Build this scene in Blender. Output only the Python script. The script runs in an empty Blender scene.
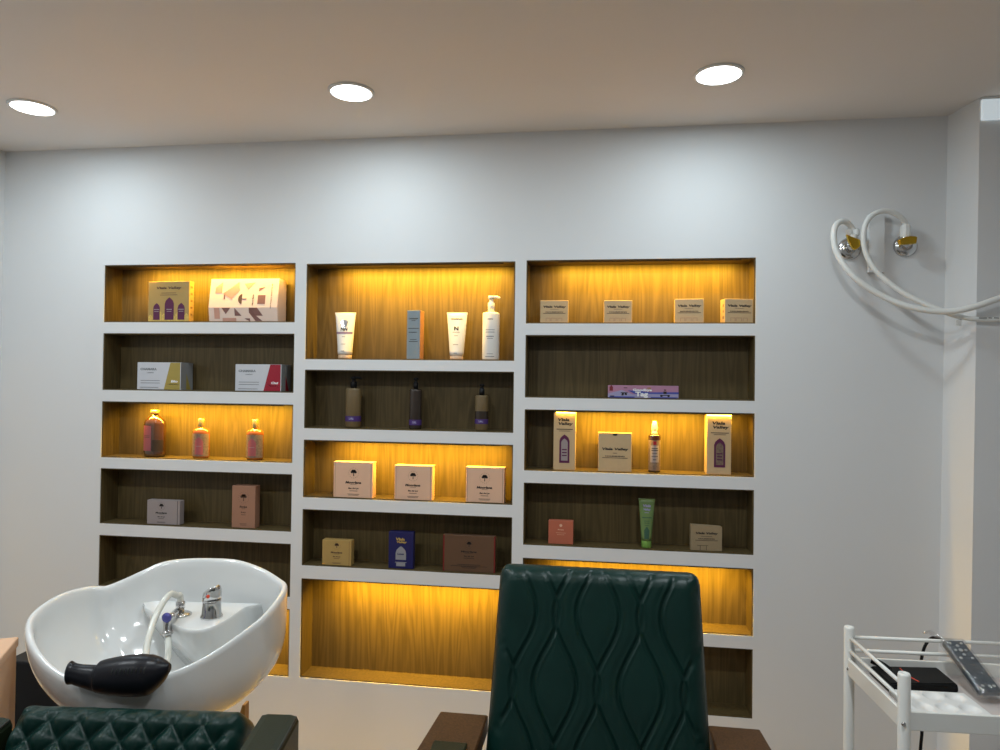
import bpy, bmesh, math, random
from mathutils import Vector, Matrix
random.seed(7)
PI = math.pi
sc = bpy.context.scene
COL = sc.collection

# ------------------------------------------------------------------ camera
F = 700.0
D = 2.6
CAM = Vector((0, -D, 1.45))
RT = Vector((0.98990694, 0.14112084, 0.01300612))
UP = Vector((-0.01088225, -0.0158113, 0.99981577))
FW = Vector((-0.14130049, 0.98986611, 0.014116))
cd = bpy.data.cameras.new('camera')
cam = bpy.data.objects.new('camera', cd)
COL.objects.link(cam)
cd.sensor_width = 36.0
cd.lens = 36.0 * F / 1000.0
cd.clip_start = 0.02
cam.matrix_world = Matrix(((RT.x, UP.x, -FW.x, CAM.x), (RT.y, UP.y, -FW.y, CAM.y), (RT.z, UP.z, -FW.z, CAM.z), (0, 0, 0, 1)))
sc.camera = cam

# ------------------------------------------------------------------ world, exposure, lights
sc.view_settings.view_transform = 'Standard'
sc.view_settings.look = 'None'
sc.view_settings.gamma = 1.0
sc.view_settings.use_curve_mapping = False
sc.view_settings.exposure = 0.12
w = bpy.data.worlds.new('world')
sc.world = w
w.use_nodes = True
w.node_tree.nodes['Background'].inputs[0].default_value = (0.05, 0.055, 0.06, 1)
w.node_tree.nodes['Background'].inputs[1].default_value = 0.4

CEIL = 2.40
XL, XR, YB = -2.478, 2.45, -4.6
ROWS = [(-0.425, 3.45, (0.78, 0.93, 1.0)), (-1.575, 8.8, (0.88, 0.96, 1.0)), (-2.725, 3.5, (0.92, 0.97, 1.0))]      # downlight rows: y, watts, hue; first is seen, the rest added as fill
LX = [-1.972, -0.812, 0.346]


def area(name, loc, rot, size, sy, energy, color, shape='RECTANGLE', spread=PI):
    l = bpy.data.lights.new(name, 'AREA')
    l.shape = shape
    l.size = size
    if shape in ('RECTANGLE', 'ELLIPSE'):
        l.size_y = sy
    l.energy = energy
    l.color = color
    l.spread = spread
    o = bpy.data.objects.new(name, l)
    o.location = loc
    o.rotation_euler = rot
    COL.objects.link(o)
    return o


# ------------------------------------------------------------------ pixel rays (photo -> place)
def ray(px, py):
    return FW + RT * ((px - 500) / F) + UP * ((375 - py) / F)


def at_d(px, py, d):
    return CAM + ray(px, py) * d


def at_y(px, py, Y):
    q = ray(px, py)
    return CAM + q * ((Y + D) / q.y)


def at_z(px, py, Z):
    q = ray(px, py)
    return CAM + q * ((Z - CAM.z) / q.z)


# ------------------------------------------------------------------ materials
def lin(c):
    c = c / 255.0
    return c / 12.92 if c <= 0.04045 else ((c + 0.055) / 1.055) ** 2.4


def rgb(r, g, b):
    return (lin(r), lin(g), lin(b), 1.0)


def mat(name, col, rough=0.5, metal=0.0, var=0.05, scale=30, coat=0.0, bump=0.0, bscale=200, trans=0.0, spec=0.5, ior=1.45, emit=None, es=0.0, stretch=(1, 1, 1)):
    m = bpy.data.materials.new(name)
    m.use_nodes = True
    nt = m.node_tree
    b = nt.nodes['Principled BSDF']
    tc = nt.nodes.new('ShaderNodeTexCoord')
    mp = nt.nodes.new('ShaderNodeMapping')
    mp.inputs['Scale'].default_value = stretch
    nt.links.new(tc.outputs['Object'], mp.inputs[0])
    n = nt.nodes.new('ShaderNodeTexNoise')
    n.inputs['Scale'].default_value = scale
    n.inputs['Detail'].default_value = 3
    nt.links.new(mp.outputs[0], n.inputs['Vector'])
    mx = nt.nodes.new('ShaderNodeMix')
    mx.data_type = 'RGBA'
    mx.inputs[6].default_value = tuple(c * (1 - var) for c in col[:3]) + (1,)
    mx.inputs[7].default_value = tuple(min(1, c * (1 + var)) for c in col[:3]) + (1,)
    nt.links.new(n.outputs[0], mx.inputs[0])
    nt.links.new(mx.outputs[2], b.inputs['Base Color'])
    b.inputs['Roughness'].default_value = rough
    b.inputs['Metallic'].default_value = metal
    b.inputs['Coat Weight'].default_value = coat
    b.inputs['Coat Roughness'].default_value = 0.05
    b.inputs['Transmission Weight'].default_value = trans
    b.inputs['Specular IOR Level'].default_value = spec
    b.inputs['IOR'].default_value = ior
    if emit:
        b.inputs['Emission Color'].default_value = emit
        b.inputs['Emission Strength'].default_value = es
    if bump:
        n2 = nt.nodes.new('ShaderNodeTexNoise')
        n2.inputs['Scale'].default_value = bscale
        n2.inputs['Detail'].default_value = 4
        nt.links.new(tc.outputs['Object'], n2.inputs['Vector'])
        bp = nt.nodes.new('ShaderNodeBump')
        bp.inputs['Strength'].default_value = bump
        bp.inputs['Distance'].default_value = 0.002
        nt.links.new(n2.outputs[0], bp.inputs['Height'])
        nt.links.new(bp.outputs[0], b.inputs['Normal'])
    return m


def wood(name, c1, c2, c3, rough=0.45, sx=14.0, sz=1.0):
    """vertical-grain wood: fine streaks plus broad cathedral figure"""
    m = bpy.data.materials.new(name)
    m.use_nodes = True
    nt = m.node_tree
    b = nt.nodes['Principled BSDF']
    tc = nt.nodes.new('ShaderNodeTexCoord')
    mp = nt.nodes.new('ShaderNodeMapping')
    mp.inputs['Scale'].default_value = (sx, sx, sz)
    nt.links.new(tc.outputs['Object'], mp.inputs[0])
    n1 = nt.nodes.new('ShaderNodeTexNoise')
    n1.inputs['Scale'].default_value = 1.0
    n1.inputs['Detail'].default_value = 2
    nt.links.new(mp.outputs[0], n1.inputs['Vector'])
    # rings of the broad noise give the cathedral figure
    mm = nt.nodes.new('ShaderNodeMath')
    mm.operation = 'MULTIPLY'
    mm.inputs[1].default_value = 22.0
    nt.links.new(n1.outputs[0], mm.inputs[0])
    fr = nt.nodes.new('ShaderNodeMath')
    fr.operation = 'PINGPONG'
    fr.inputs[1].default_value = 1.0
    nt.links.new(mm.outputs[0], fr.inputs[0])
    mp2 = nt.nodes.new('ShaderNodeMapping')
    mp2.inputs['Scale'].default_value = (sx * 16, sx * 16, sz * 2.5)
    nt.links.new(tc.outputs['Object'], mp2.inputs[0])
    n2 = nt.nodes.new('ShaderNodeTexNoise')
    n2.inputs['Scale'].default_value = 1.0
    n2.inputs['Detail'].default_value = 4
    nt.links.new(mp2.outputs[0], n2.inputs['Vector'])
    ad = nt.nodes.new('ShaderNodeMix')
    ad.data_type = 'FLOAT'
    ad.inputs[0].default_value = 0.62
    nt.links.new(fr.outputs[0], ad.inputs[2])
    nt.links.new(n2.outputs[0], ad.inputs[3])
    cr = nt.nodes.new('ShaderNodeValToRGB')
    e = cr.color_ramp.elements
    e[0].position = 0.25
    e[0].color = c1
    e[1].position = 0.75
    e[1].color = c3
    k = e.new(0.5)
    k.color = c2
    nt.links.new(ad.outputs[0], cr.inputs[0])
    nt.links.new(cr.outputs[0], b.inputs['Base Color'])
    b.inputs['Roughness'].default_value = rough
    b.inputs['Specular IOR Level'].default_value = 0.25
    return m


M = {}
M['wall'] = mat('white_plaster', (0.72, 0.725, 0.73), 0.65, var=0.02, scale=3, bump=0.05, bscale=60)
M['ceiling'] = mat('ceiling_paint', (0.76, 0.735, 0.715), 0.8, var=0.02, scale=2)
M['floor'] = mat('floor_tile', (0.30, 0.268, 0.24), 0.35, var=0.15, scale=4)
M['liner'] = wood('oak_veneer', (0.070, 0.049, 0.019, 1), (0.090, 0.063, 0.025, 1), (0.112, 0.079, 0.032, 1))
M['oak'] = wood('orange_oak', (0.30, 0.13, 0.03, 1), (0.38, 0.17, 0.04, 1), (0.45, 0.21, 0.06, 1))
M['arm_wood'] = wood('walnut_arm', (0.045, 0.019, 0.006, 1), (0.065, 0.028, 0.009, 1), (0.085, 0.038, 0.013, 1), rough=0.5, sx=30, sz=30)
M['leather'] = mat('green_leather', (0.003, 0.021, 0.0165), 0.32, var=0.25, scale=14, bump=0.2, bscale=500, spec=0.28)
M['leather_olive'] = mat('dark_olive_leather', (0.010, 0.016, 0.007), 0.38, var=0.2, scale=20, bump=0.2, bscale=500, spec=0.3)
M['black_leather'] = mat('black_piping', (0.008, 0.012, 0.010), 0.4)
M['ceramic'] = mat('white_ceramic', (0.69, 0.70, 0.69), 0.12, var=0.01, coat=0.6, spec=0.6)
M['rubber'] = mat('black_rubber', (0.007, 0.007, 0.010), 0.33, var=0.15, spec=0.3)
M['chrome'] = mat('chrome', (0.60, 0.60, 0.60), 0.16, metal=1.0, var=0.03)
M['brass'] = mat('polished_brass', (0.80, 0.54, 0.06), 0.22, metal=1.0, var=0.05)
M['gold'] = mat('gold_cap', (0.85, 0.62, 0.22), 0.25, metal=0.8, var=0.05)
M['hose'] = mat('white_hose', (0.78, 0.78, 0.75), 0.35, var=0.02)
M['clear_hose'] = mat('pale_clear_hose', (0.62, 0.62, 0.56), 0.2, var=0.05, coat=0.5)
M['plastic'] = mat('white_plastic', (0.75, 0.75, 0.73), 0.35, var=0.02)
M['plate'] = mat('white_plate', (0.74, 0.745, 0.745), 0.5, var=0.02)
M['metal_white'] = mat('white_powder_coat', (0.78, 0.78, 0.74), 0.35, var=0.02)
M['grey_shelf'] = mat('tray_liner', (0.55, 0.50, 0.48), 0.5, var=0.05)
M['black'] = mat('black_plastic', (0.008, 0.008, 0.009), 0.45, var=0.2, spec=0.25)
M['blackbox'] = mat('matt_black_case', (0.006, 0.006, 0.006), 0.6, var=0.2, spec=0.25)
M['red'] = mat('red_edge', (0.75, 0.07, 0.03), 0.5)
M['remote'] = mat('slate_blue_plastic', (0.055, 0.075, 0.095), 0.35)
M['button'] = mat('pale_button', (0.5, 0.52, 0.52), 0.4)
M['peach'] = mat('peach_laminate', (0.68, 0.42, 0.26), 0.45, var=0.03)
M['ink'] = mat('dark_ink', (0.02, 0.016, 0.014), 0.6)
M['grey_ink'] = mat('grey_ink', (0.18, 0.19, 0.20), 0.6)
M['brown_ink'] = mat('brown_ink', (0.10, 0.05, 0.03), 0.6)
M['white_ink'] = mat('white_ink', (0.8, 0.8, 0.8), 0.6)
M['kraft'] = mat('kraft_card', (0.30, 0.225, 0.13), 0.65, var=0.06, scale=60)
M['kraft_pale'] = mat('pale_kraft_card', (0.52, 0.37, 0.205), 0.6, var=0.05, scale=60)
M['gold_kraft'] = mat('golden_kraft_card', (0.20, 0.12, 0.035), 0.5, var=0.06)
M['tan_card'] = mat('tan_card', (0.40, 0.262, 0.085), 0.55, var=0.05)
M['peach_card'] = mat('peach_card', (0.70, 0.44, 0.30), 0.5, var=0.03)
M['rose_card'] = mat('rose_tan_card', (0.34, 0.17, 0.105), 0.5, var=0.04)
M['coral_card'] = mat('coral_card', (0.45, 0.125, 0.07), 0.5, var=0.03)
M['lilac_card'] = mat('lilac_white_card', (0.30, 0.255, 0.25), 0.5, var=0.03)
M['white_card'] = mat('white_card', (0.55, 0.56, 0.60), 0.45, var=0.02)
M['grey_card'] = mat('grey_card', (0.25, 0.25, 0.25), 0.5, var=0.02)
M['gold_band'] = mat('gold_band', (0.36, 0.27, 0.06), 0.45, var=0.04)
M['crimson'] = mat('crimson_band', (0.30, 0.006, 0.022), 0.45, var=0.04)
M['purple'] = mat('plum_label', (0.09, 0.010, 0.055), 0.4)
M['gilt'] = mat('gilt_pattern', (0.62, 0.44, 0.12), 0.35, metal=0.4, var=0.5, scale=180)
M['gift'] = mat('blush_gift_card', (0.78, 0.60, 0.50), 0.4, var=0.02)
M['shard'] = mat('rose_brown_print', (0.22, 0.10, 0.085), 0.5, var=0.1)
M['shard2'] = mat('pale_rose_print', (0.58, 0.30, 0.22), 0.4, var=0.1)
M['navy'] = mat('navy_card', (0.010, 0.011, 0.085), 0.45, var=0.05)
M['silver_print'] = mat('silver_print', (0.27, 0.27, 0.29), 0.45)
M['brown_card'] = mat('red_brown_card', (0.115, 0.060, 0.032), 0.5, var=0.06)
M['red_card'] = mat('dark_red_edge', (0.16, 0.012, 0.010), 0.5)
M['slate_card'] = mat('slate_blue_card', (0.22, 0.265, 0.29), 0.5, var=0.02)
M['amber'] = mat('amber_bottle', (0.050, 0.020, 0.005), 0.12, var=0.3, scale=25, coat=0.8, spec=0.7)
M['orange_bottle'] = mat('orange_oil_bottle', (0.24, 0.07, 0.012), 0.12, var=0.35, scale=30, coat=0.8)
M['floral'] = mat('floral_label', (0.17, 0.12, 0.085), 0.45, var=0.75, scale=140)
M['pink_label'] = mat('dusty_pink_label', (0.30, 0.075, 0.085), 0.45, var=0.06)
M['tube'] = mat('white_tube', (0.76, 0.74, 0.70), 0.3, var=0.02)
M['peach_cap'] = mat('peach_cap', (0.78, 0.55, 0.36), 0.35, var=0.03)
M['purple_band'] = mat('violet_band', (0.055, 0.020, 0.14), 0.45, var=0.05)
M['mauve'] = mat('mauve_band', (0.26, 0.18, 0.27), 0.4)
M['silver'] = mat('silver_highlight', (0.85, 0.85, 0.88), 0.15, metal=1.0)
M['dull_gold'] = mat('dull_gold_label', (0.135, 0.090, 0.038), 0.4, var=0.08)
M['dark_bottle'] = mat('dark_brown_bottle', (0.032, 0.022, 0.016), 0.25, var=0.1)
M['green_tube'] = mat('leaf_green_tube', (0.135, 0.21, 0.07), 0.35, var=0.04)
M['green_cap'] = mat('bright_green_cap', (0.19, 0.36, 0.07), 0.35)
M['dark_green'] = mat('dark_green_print', (0.04, 0.10, 0.06), 0.5)
M['pink_print'] = mat('pink_sky_print', (0.40, 0.19, 0.29), 0.5, var=0.1)
M['lav_print'] = mat('lavender_print', (0.31, 0.29, 0.46), 0.5, var=0.1)
M['blue_print'] = mat('blue_print', (0.05, 0.07, 0.33), 0.5, var=0.1)
M['deep_red'] = mat('deep_red_print', (0.20, 0.02, 0.03), 0.5)
M['dark_glass'] = mat('dark_red_oil_bottle', (0.022, 0.007, 0.005), 0.12, var=0.3, coat=0.8)
M['ivory'] = mat('ivory_cap', (0.85, 0.75, 0.50), 0.3)
M['warm_strip'] = mat('strip_housing', (0.55, 0.50, 0.42), 0.5)
M['lamp'] = mat('lamp_diffuser', (0.9, 0.9, 0.9), 0.4, emit=(0.95, 0.98, 1, 1), es=6.0)
M['linear'] = mat('linear_diffuser', (0.8, 0.85, 0.88), 0.4, emit=(0.80, 0.93, 1, 1), es=0.36)
M['blue_knob'] = mat('blue_knob', (0.10, 0.10, 0.35), 0.2, metal=0.4)
M['sleeve'] = mat('clear_film', (0.9, 0.92, 0.92), 0.08, var=0.0, spec=0.5)
# thin clear film: see-through with a glossy surface
_nt = M['sleeve'].node_tree
_tr = _nt.nodes.new('ShaderNodeBsdfTransparent')
_gl = _nt.nodes.new('ShaderNodeBsdfGlossy')
_gl.inputs['Roughness'].default_value = 0.12
_ms = _nt.nodes.new('ShaderNodeMixShader')
_n = _nt.nodes.new('ShaderNodeTexNoise')
_n.inputs['Scale'].default_value = 60
_n.inputs['Detail'].default_value = 3
_tc = _nt.nodes.new('ShaderNodeTexCoord')
_nt.links.new(_tc.outputs['Object'], _n.inputs['Vector'])
_b = _nt.nodes.new('ShaderNodeBump')
_b.inputs['Strength'].default_value = 1.0
_b.inputs['Distance'].default_value = 0.01
_nt.links.new(_n.outputs[0], _b.inputs['Height'])
_nt.links.new(_b.outputs[0], _gl.inputs['Normal'])
_ms.inputs[0].default_value = 0.24
_nt.links.new(_tr.outputs[0], _ms.inputs[1])
_nt.links.new(_gl.outputs[0], _ms.inputs[2])
_nt.links.new(_ms.outputs[0], _nt.nodes['Material Output'].inputs[0])


# ------------------------------------------------------------------ mesh builder
def catmull(P, n=8, closed=False):
    P = [Vector(p) for p in P]
    out = []
    N = len(P)
    segs = N if closed else N - 1
    for i in range(segs):
        if closed:
            p0, p1, p2, p3 = P[(i - 1) % N], P[i], P[(i + 1) % N], P[(i + 2) % N]
        else:
            p1, p2 = P[i], P[i + 1]
            p0 = P[i - 1] if i else p1 * 2 - p2
            p3 = P[i + 2] if i + 2 < N else p2 * 2 - p1
        for k in range(n):
            t = k / n
            out.append(0.5 * ((2 * p1) + (p2 - p0) * t + (2 * p0 - 5 * p1 + 4 * p2 - p3) * t * t + (3 * p1 - p0 - 3 * p2 + p3) * t ** 3))
    if not closed:
        out.append(P[-1])
    return out


_FC = {}


def text_mesh(s):
    if s in _FC:
        return _FC[s]
    c = bpy.data.curves.new('t', 'FONT')
    c.body = s
    c.size = 1.0
    c.align_x = 'CENTER'
    c.align_y = 'CENTER'
    c.offset = 0.045
    c.resolution_u = 3
    o = bpy.data.objects.new('t', c)
    COL.objects.link(o)
    dg = bpy.context.evaluated_depsgraph_get()
    me = bpy.data.meshes.new_from_object(o.evaluated_get(dg))
    vs = [v.co.copy() for v in me.vertices]
    fs = [list(p.vertices) for p in me.polygons]
    bpy.data.objects.remove(o)
    bpy.data.curves.remove(c)
    bpy.data.meshes.remove(me)
    x0 = min(v.x for v in vs); x1 = max(v.x for v in vs)
    y0 = min(v.y for v in vs); y1 = max(v.y for v in vs)
    vs = [Vector((v.x - (x0 + x1) / 2, v.y - (y0 + y1) / 2, 0)) for v in vs]
    _FC[s] = (vs, fs, x1 - x0, y1 - y0)
    return _FC[s]


class MB:
    def __init__(s):
        s.b = bmesh.new()

    def raw(s, vs, fs, smooth=False):
        bv = [s.b.verts.new(v) for v in vs]
        for f in fs:
            try:
                fc = s.b.faces.new([bv[i] for i in f])
                fc.smooth = smooth
            except ValueError:
                pass
        return bv

    def box(s, x0, x1, y0, y1, z0, z1, bev=0.0, seg=2):
        r = bmesh.ops.create_cube(s.b, size=1.0)
        vs = r['verts']
        for v in vs:
            v.co = Vector((x0 + (v.co.x + .5) * (x1 - x0), y0 + (v.co.y + .5) * (y1 - y0), z0 + (v.co.z + .5) * (z1 - z0)))
        if bev > 0:
            es = list({e for v in vs for e in v.link_edges})
            bmesh.ops.bevel(s.b, geom=es, offset=bev, segments=seg, affect='EDGES', profile=0.5)
        return s

    def lathe(s, prof, cx=0, cy=0, n=28, sx=1.0, sy=1.0, smooth=True, M4=None):
        rows = []
        for (r, z) in prof:
            row = []
            for i in range(n):
                a = 2 * PI * i / n
                p = Vector((cx + r * sx * math.cos(a), cy + r * sy * math.sin(a), z))
                row.append(s.b.verts.new(M4 @ p if M4 else p))
            rows.append(row)
        for a, b in zip(rows, rows[1:]):
            for i in range(n):
                f = s.b.faces.new((a[i], a[(i + 1) % n], b[(i + 1) % n], b[i]))
                f.smooth = smooth
        s.b.faces.new(rows[0][::-1])
        s.b.faces.new(rows[-1])
        return s

    def tube(s, pts, r, n=12, sm=6, caps=True, rs=None, flat=None):
        P = catmull(pts, sm) if sm > 1 else [Vector(p) for p in pts]
        if rs:
            R = []
            m = len(pts) - 1
            for i in range(len(P)):
                t = i / (len(P) - 1) * m
                k = min(int(t), m - 1)
                R.append(rs[k] + (rs[k + 1] - rs[k]) * (t - k))
        else:
            R = [r] * len(P)
        T = []
        for i in range(len(P)):
            d = P[min(i + 1, len(P) - 1)] - P[max(i - 1, 0)]
            T.append(d.normalized())
        ref = Vector((0, 0, 1)) if abs(T[0].z) < 0.9 else Vector((1, 0, 0))
        nrm = (ref - T[0] * ref.dot(T[0])).normalized()
        rings = []
        for p, t, rr in zip(P, T, R):
            nrm = (nrm - t * nrm.dot(t)).normalized()
            bn = t.cross(nrm)
            rings.append([s.b.verts.new(p + (nrm * math.cos(2 * PI * i / n) + bn * math.sin(2 * PI * i / n)) * rr) for i in range(n)])
        for a, b in zip(rings, rings[1:]):
            for i in range(n):
                f = s.b.faces.new((a[i], a[(i + 1) % n], b[(i + 1) % n], b[i]))
                f.smooth = True
        if caps:
            s.b.faces.new(rings[0][::-1])
            s.b.faces.new(rings[-1])
        return s

    def rings(s, rows, smooth=True, cap0=True, cap1=True):
        R = [[s.b.verts.new(p) for p in row] for row in rows]
        n = len(R[0])
        for a, b in zip(R, R[1:]):
            for i in range(n):
                f = s.b.faces.new((a[i], a[(i + 1) % n], b[(i + 1) % n], b[i]))
                f.smooth = smooth
        if cap0:
            s.b.faces.new(R[0][::-1])
        if cap1:
            s.b.faces.new(R[-1])
        return s

    def plate(s, pts, y, th=0.0005):
        """polygon in the xz plane at front y, th thick towards +y"""
        n = len(pts)
        a = [s.b.verts.new((p[0], y, p[1])) for p in pts]
        b = [s.b.verts.new((p[0], y + th, p[1])) for p in pts]
        s.b.faces.new(a)
        s.b.faces.new(b[::-1])
        for i in range(n):
            s.b.faces.new((a[i], b[i], b[(i + 1) % n], a[(i + 1) % n]))
        return s

    def rect(s, cx, cz, w, h, y):
        return s.plate([(cx - w / 2, cz - h / 2), (cx + w / 2, cz - h / 2), (cx + w / 2, cz + h / 2), (cx - w / 2, cz + h / 2)], y)

    def disc(s, cx, cz, r, y, n=14, rz=None):
        rz = rz or r
        return s.plate([(cx + r * math.cos(2 * PI * i / n), cz + rz * math.sin(2 * PI * i / n)) for i in range(n)], y)

    def arch(s, cx, z0, w, h, y):
        pts = [(cx - w / 2, z0), (cx + w / 2, z0)]
        hs = h - w * 0.62
        pts += [(cx + w / 2, z0 + hs), (cx + w * .40, z0 + hs + w * .28), (cx + w * .2, z0 + hs + w * .48), (cx, z0 + h), (cx - w * .2, z0 + hs + w * .48), (cx - w * .40, z0 + hs + w * .28), (cx - w / 2, z0 + hs)]
        return s.plate(pts, y)

    def text(s, t, cx, cz, w, y, h=None, slant=0.0, vert=False, M4=None, bend=None):
        vs, fs, tw, th = text_mesh(t)
        kx = w / tw
        kz = (h / th) if h else kx
        out = []
        for v in vs:
            x, z = v.x * kx + slant * v.y * kz, v.y * kz
            if vert:
                x, z = -z, x
            p = Vector((cx + x, y, cz + z))
            if bend:                                  # wrap on a cylinder of radius bend, axis at y + bend
                a = (p.x) / bend
                p = Vector((math.sin(a) * bend, y + bend * (1 - math.cos(a)), p.z))
            out.append(M4 @ p if M4 else p)
        s.raw(out, fs)
        return s

    def tree(s, cx, cz, r, y):
        """small round-crowned tree emblem in a dotted ring"""
        for (dx, dz, q) in ((0, .30, .42), (-.38, .16, .30), (.38, .16, .30), (-.2, .42, .28), (.2, .42, .28)):
            s.disc(cx + dx * r, cz + dz * r, q * r * .85, y, 9, q * r * .80)
        s.plate([(cx - .09 * r, cz - .62 * r), (cx + .09 * r, cz - .62 * r), (cx + .05 * r, cz + .2 * r), (cx - .05 * r, cz + .2 * r)], y - .0001)
        for i in range(16):
            a = 2 * PI * i / 16
            s.disc(cx + r * math.cos(a), cz + r * math.sin(a), r * .055, y, 5)
        return s

    def xf(s, M4):
        bmesh.ops.transform(s.b, matrix=M4, verts=s.b.verts[:])
        return s

    def build(s, name, m, parent=None, loc=None, fix=True):
        if fix:
            bmesh.ops.recalc_face_normals(s.b, faces=s.b.faces[:])
        me = bpy.data.meshes.new(name)
        s.b.to_mesh(me)
        s.b.free()
        for k in (m if isinstance(m, (list, tuple)) else [m]):
            me.materials.append(k)
        o = bpy.data.objects.new(name, me)
        COL.objects.link(o)
        if parent:
            o.parent = parent
        if loc is not None:
            o.location = loc
        return o


def build_each(mb, name, m, parent):
    """link every separate piece of the builder as a part of its own"""
    mb.b.verts.index_update()
    seen, out = set(), []
    for v0 in mb.b.verts:
        if v0 in seen:
            continue
        st, isl = [v0], []
        seen.add(v0)
        while st:
            v = st.pop()
            isl.append(v)
            for e_ in v.link_edges:
                w_ = e_.other_vert(v)
                if w_ not in seen:
                    seen.add(w_)
                    st.append(w_)
        ix = {v: i for i, v in enumerate(isl)}
        fcs = {f_ for v in isl for f_ in v.link_faces}
        q = MB()
        q.raw([v.co.copy() for v in isl], [[ix[v] for v in f_.verts] for f_ in fcs])
        out.append(q.build(name, m, parent))
    mb.b.free()
    return out


def tag(o, label, cat, group=None):
    o['label'] = label
    o['category'] = cat
    if group:
        o['group'] = group
    return o


def thing(name, label, cat, loc=(0, 0, 0), rz=0.0, group=None):
    o = bpy.data.objects.new(name, None)
    o.empty_display_size = 0.05
    o.location = loc
    o.rotation_euler = (0, 0, rz)
    COL.objects.link(o)
    return tag(o, label, cat, group)


def struct(o):
    o['kind'] = 'structure'
    return o


def copy_thing(root, loc, label):
    r = root.copy()
    COL.objects.link(r)
    r.location = loc
    r['label'] = label
    for ch in list(root.children):
        c = ch.copy()
        COL.objects.link(c)
        c.parent = r
        c.matrix_parent_inverse = ch.matrix_parent_inverse
        for g in list(ch.children):
            q = g.copy()
            COL.objects.link(q)
            q.parent = c
    return r


# ------------------------------------------------------------------ room shell
ND = 0.104          # niche depth
LT = 0.004          # lining thickness
COLX = [(-2.0104, -1.1872), (-1.1418, -0.3183), (-0.2764, 0.5477)]
NICHES = {
    0: [(1.9187, 1.6849, 1), (1.6403, 1.4084, 0), (1.3624, 1.1338, 1), (1.0899, 0.8652, 0), (0.8186, 0.6119, 0), (0.5654, 0.3022, 1)],
    1: [(1.9141, 1.5403, 1), (1.4996, 1.2710, 0), (1.2265, 1.0020, 1), (0.9563, 0.7374, 0), (0.6877, 0.3039, 1)],
    2: [(1.9174, 1.6807, 1), (1.6379, 1.4043, 0), (1.3603, 1.1324, 1), (1.0874, 0.8562, 0), (0.8084, 0.5691, 1), (0.5235, 0.2783, 0)],
}
mb = MB()
PX = 1.181                                    # wall meets the pilaster


def fq(x0, x1, z0, z1, y=0.0):
    mb.raw([(x0, y, z0), (x1, y, z0), (x1, y, z1), (x0, y, z1)], [(0, 1, 2, 3)])


WX0, WX1, WZ0, WZ1, WT = XL - 0.12, XR + 0.12, -0.02, CEIL + 0.02, 0.24
fq(WX0, COLX[0][0], WZ0, WZ1)
fq(COLX[0][1], COLX[1][0], WZ0, WZ1)
fq(COLX[1][1], COLX[2][0], WZ0, WZ1)
fq(COLX[2][1], WX1, WZ0, WZ1)
for c in range(3):
    x0, x1 = COLX[c]
    z = WZ1
    for (zt, zb, lit) in NICHES[c]:
        fq(x0, x1, zt, z)
        # reveals of the opening
        y0, y1 = 0.0, ND + 0.006
        mb.raw([(x0, y0, zb), (x1, y0, zb), (x1, y0, zt), (x0, y0, zt), (x0, y1, zb), (x1, y1, zb), (x1, y1, zt), (x0, y1, zt)],
               [(0, 1, 5, 4), (1, 2, 6, 5), (2, 3, 7, 6), (3, 0, 4, 7), (4, 5, 6, 7)])
        z = zb
    fq(x0, x1, WZ0, z)
# outside of the wall: top, bottom, sides, rear
mb.raw([(WX0, 0, WZ0), (WX1, 0, WZ0), (WX1, 0, WZ1), (WX0, 0, WZ1), (WX0, WT, WZ0), (WX1, WT, WZ0), (WX1, WT, WZ1), (WX0, WT, WZ1)],
       [(0, 1, 5, 4), (1, 2, 6, 5), (2, 3, 7, 6), (3, 0, 4, 7), (4, 5, 6, 7)])
bmesh.ops.remove_doubles(mb.b, verts=mb.b.verts[:], dist=1e-5)
wall = struct(mb.build('wall_back', M['wall'], fix=False))

NFLOOR = {}
for c in range(3):
    x0, x1 = COLX[c]
    for i, (zt, zb, lit) in enumerate(NICHES[c]):
        b = MB()
        yf = 0.003
        b.box(x0, x1, ND, ND + LT, zb, zt)
        b.box(x0, x0 + LT, yf, ND, zb, zt)
        b.box(x1 - LT, x1, yf, ND, zb, zt)
        b.box(x0 + LT, x1 - LT, yf, ND, zb, zb + LT)
        b.box(x0 + LT, x1 - LT, yf, ND, zt - LT, zt)
        o = b.build('niche_lining', M['liner'], wall)
        NFLOOR[(c, i + 1)] = zb + LT
        if lit:
            L = (x1 - x0) * 0.80
            cx = (x0 + x1) / 2 + 0.035
            s = MB()
            s.box(cx - L / 2, cx + L / 2, 0.012, 0.020, zt - LT - 0.0035, zt - LT - 0.0003, 0.0005)
            s.build('led_strip', M['liner'], wall)
            h = zt - zb
            area('niche_light', (cx, 0.017, zt - LT - 0.0050), (math.radians(24), 0, 0), L, 0.006, 5.6 * (0.55 + 0.45 * h / 0.23), (1.0, 0.575, 0.045), spread=math.radians(150))

struct(MB().box(XL - .12, XR + .12, YB - .12, 0.24, -0.06, -0.0).build('floor', M['floor']))
struct(MB().box(XL - .12, XR + .12, YB - .12, 0.24, CEIL, CEIL + .08).build('ceiling', M['ceiling']))
struct(MB().box(XL - .12, XL, YB, 0.0, 0, CEIL).build('wall_left', M['wall']))
struct(MB().box(XR, XR + .12, YB, 0.0, 0, CEIL).build('wall_right', M['wall']))
struct(MB().box(XL - .12, XR + .12, YB - .12, YB, 0, CEIL).build('wall_front', M['wall']))
# pilaster at the right with a slightly splayed left face
pil = MB()
pts = [(PX, 0.0), (1.209, -0.150), (1.70, -0.150), (1.70, 0.0)]
lean = [-0.030, -0.029, 0, 0]               # the corner is a little out of plumb
pil.rings([[Vector((x + q, y, 0)) for (x, y), q in zip(pts, lean)], [Vector((x, y, CEIL)) for x, y in pts]], smooth=False)
struct(pil.build('trim_1', M['wall']))
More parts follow.
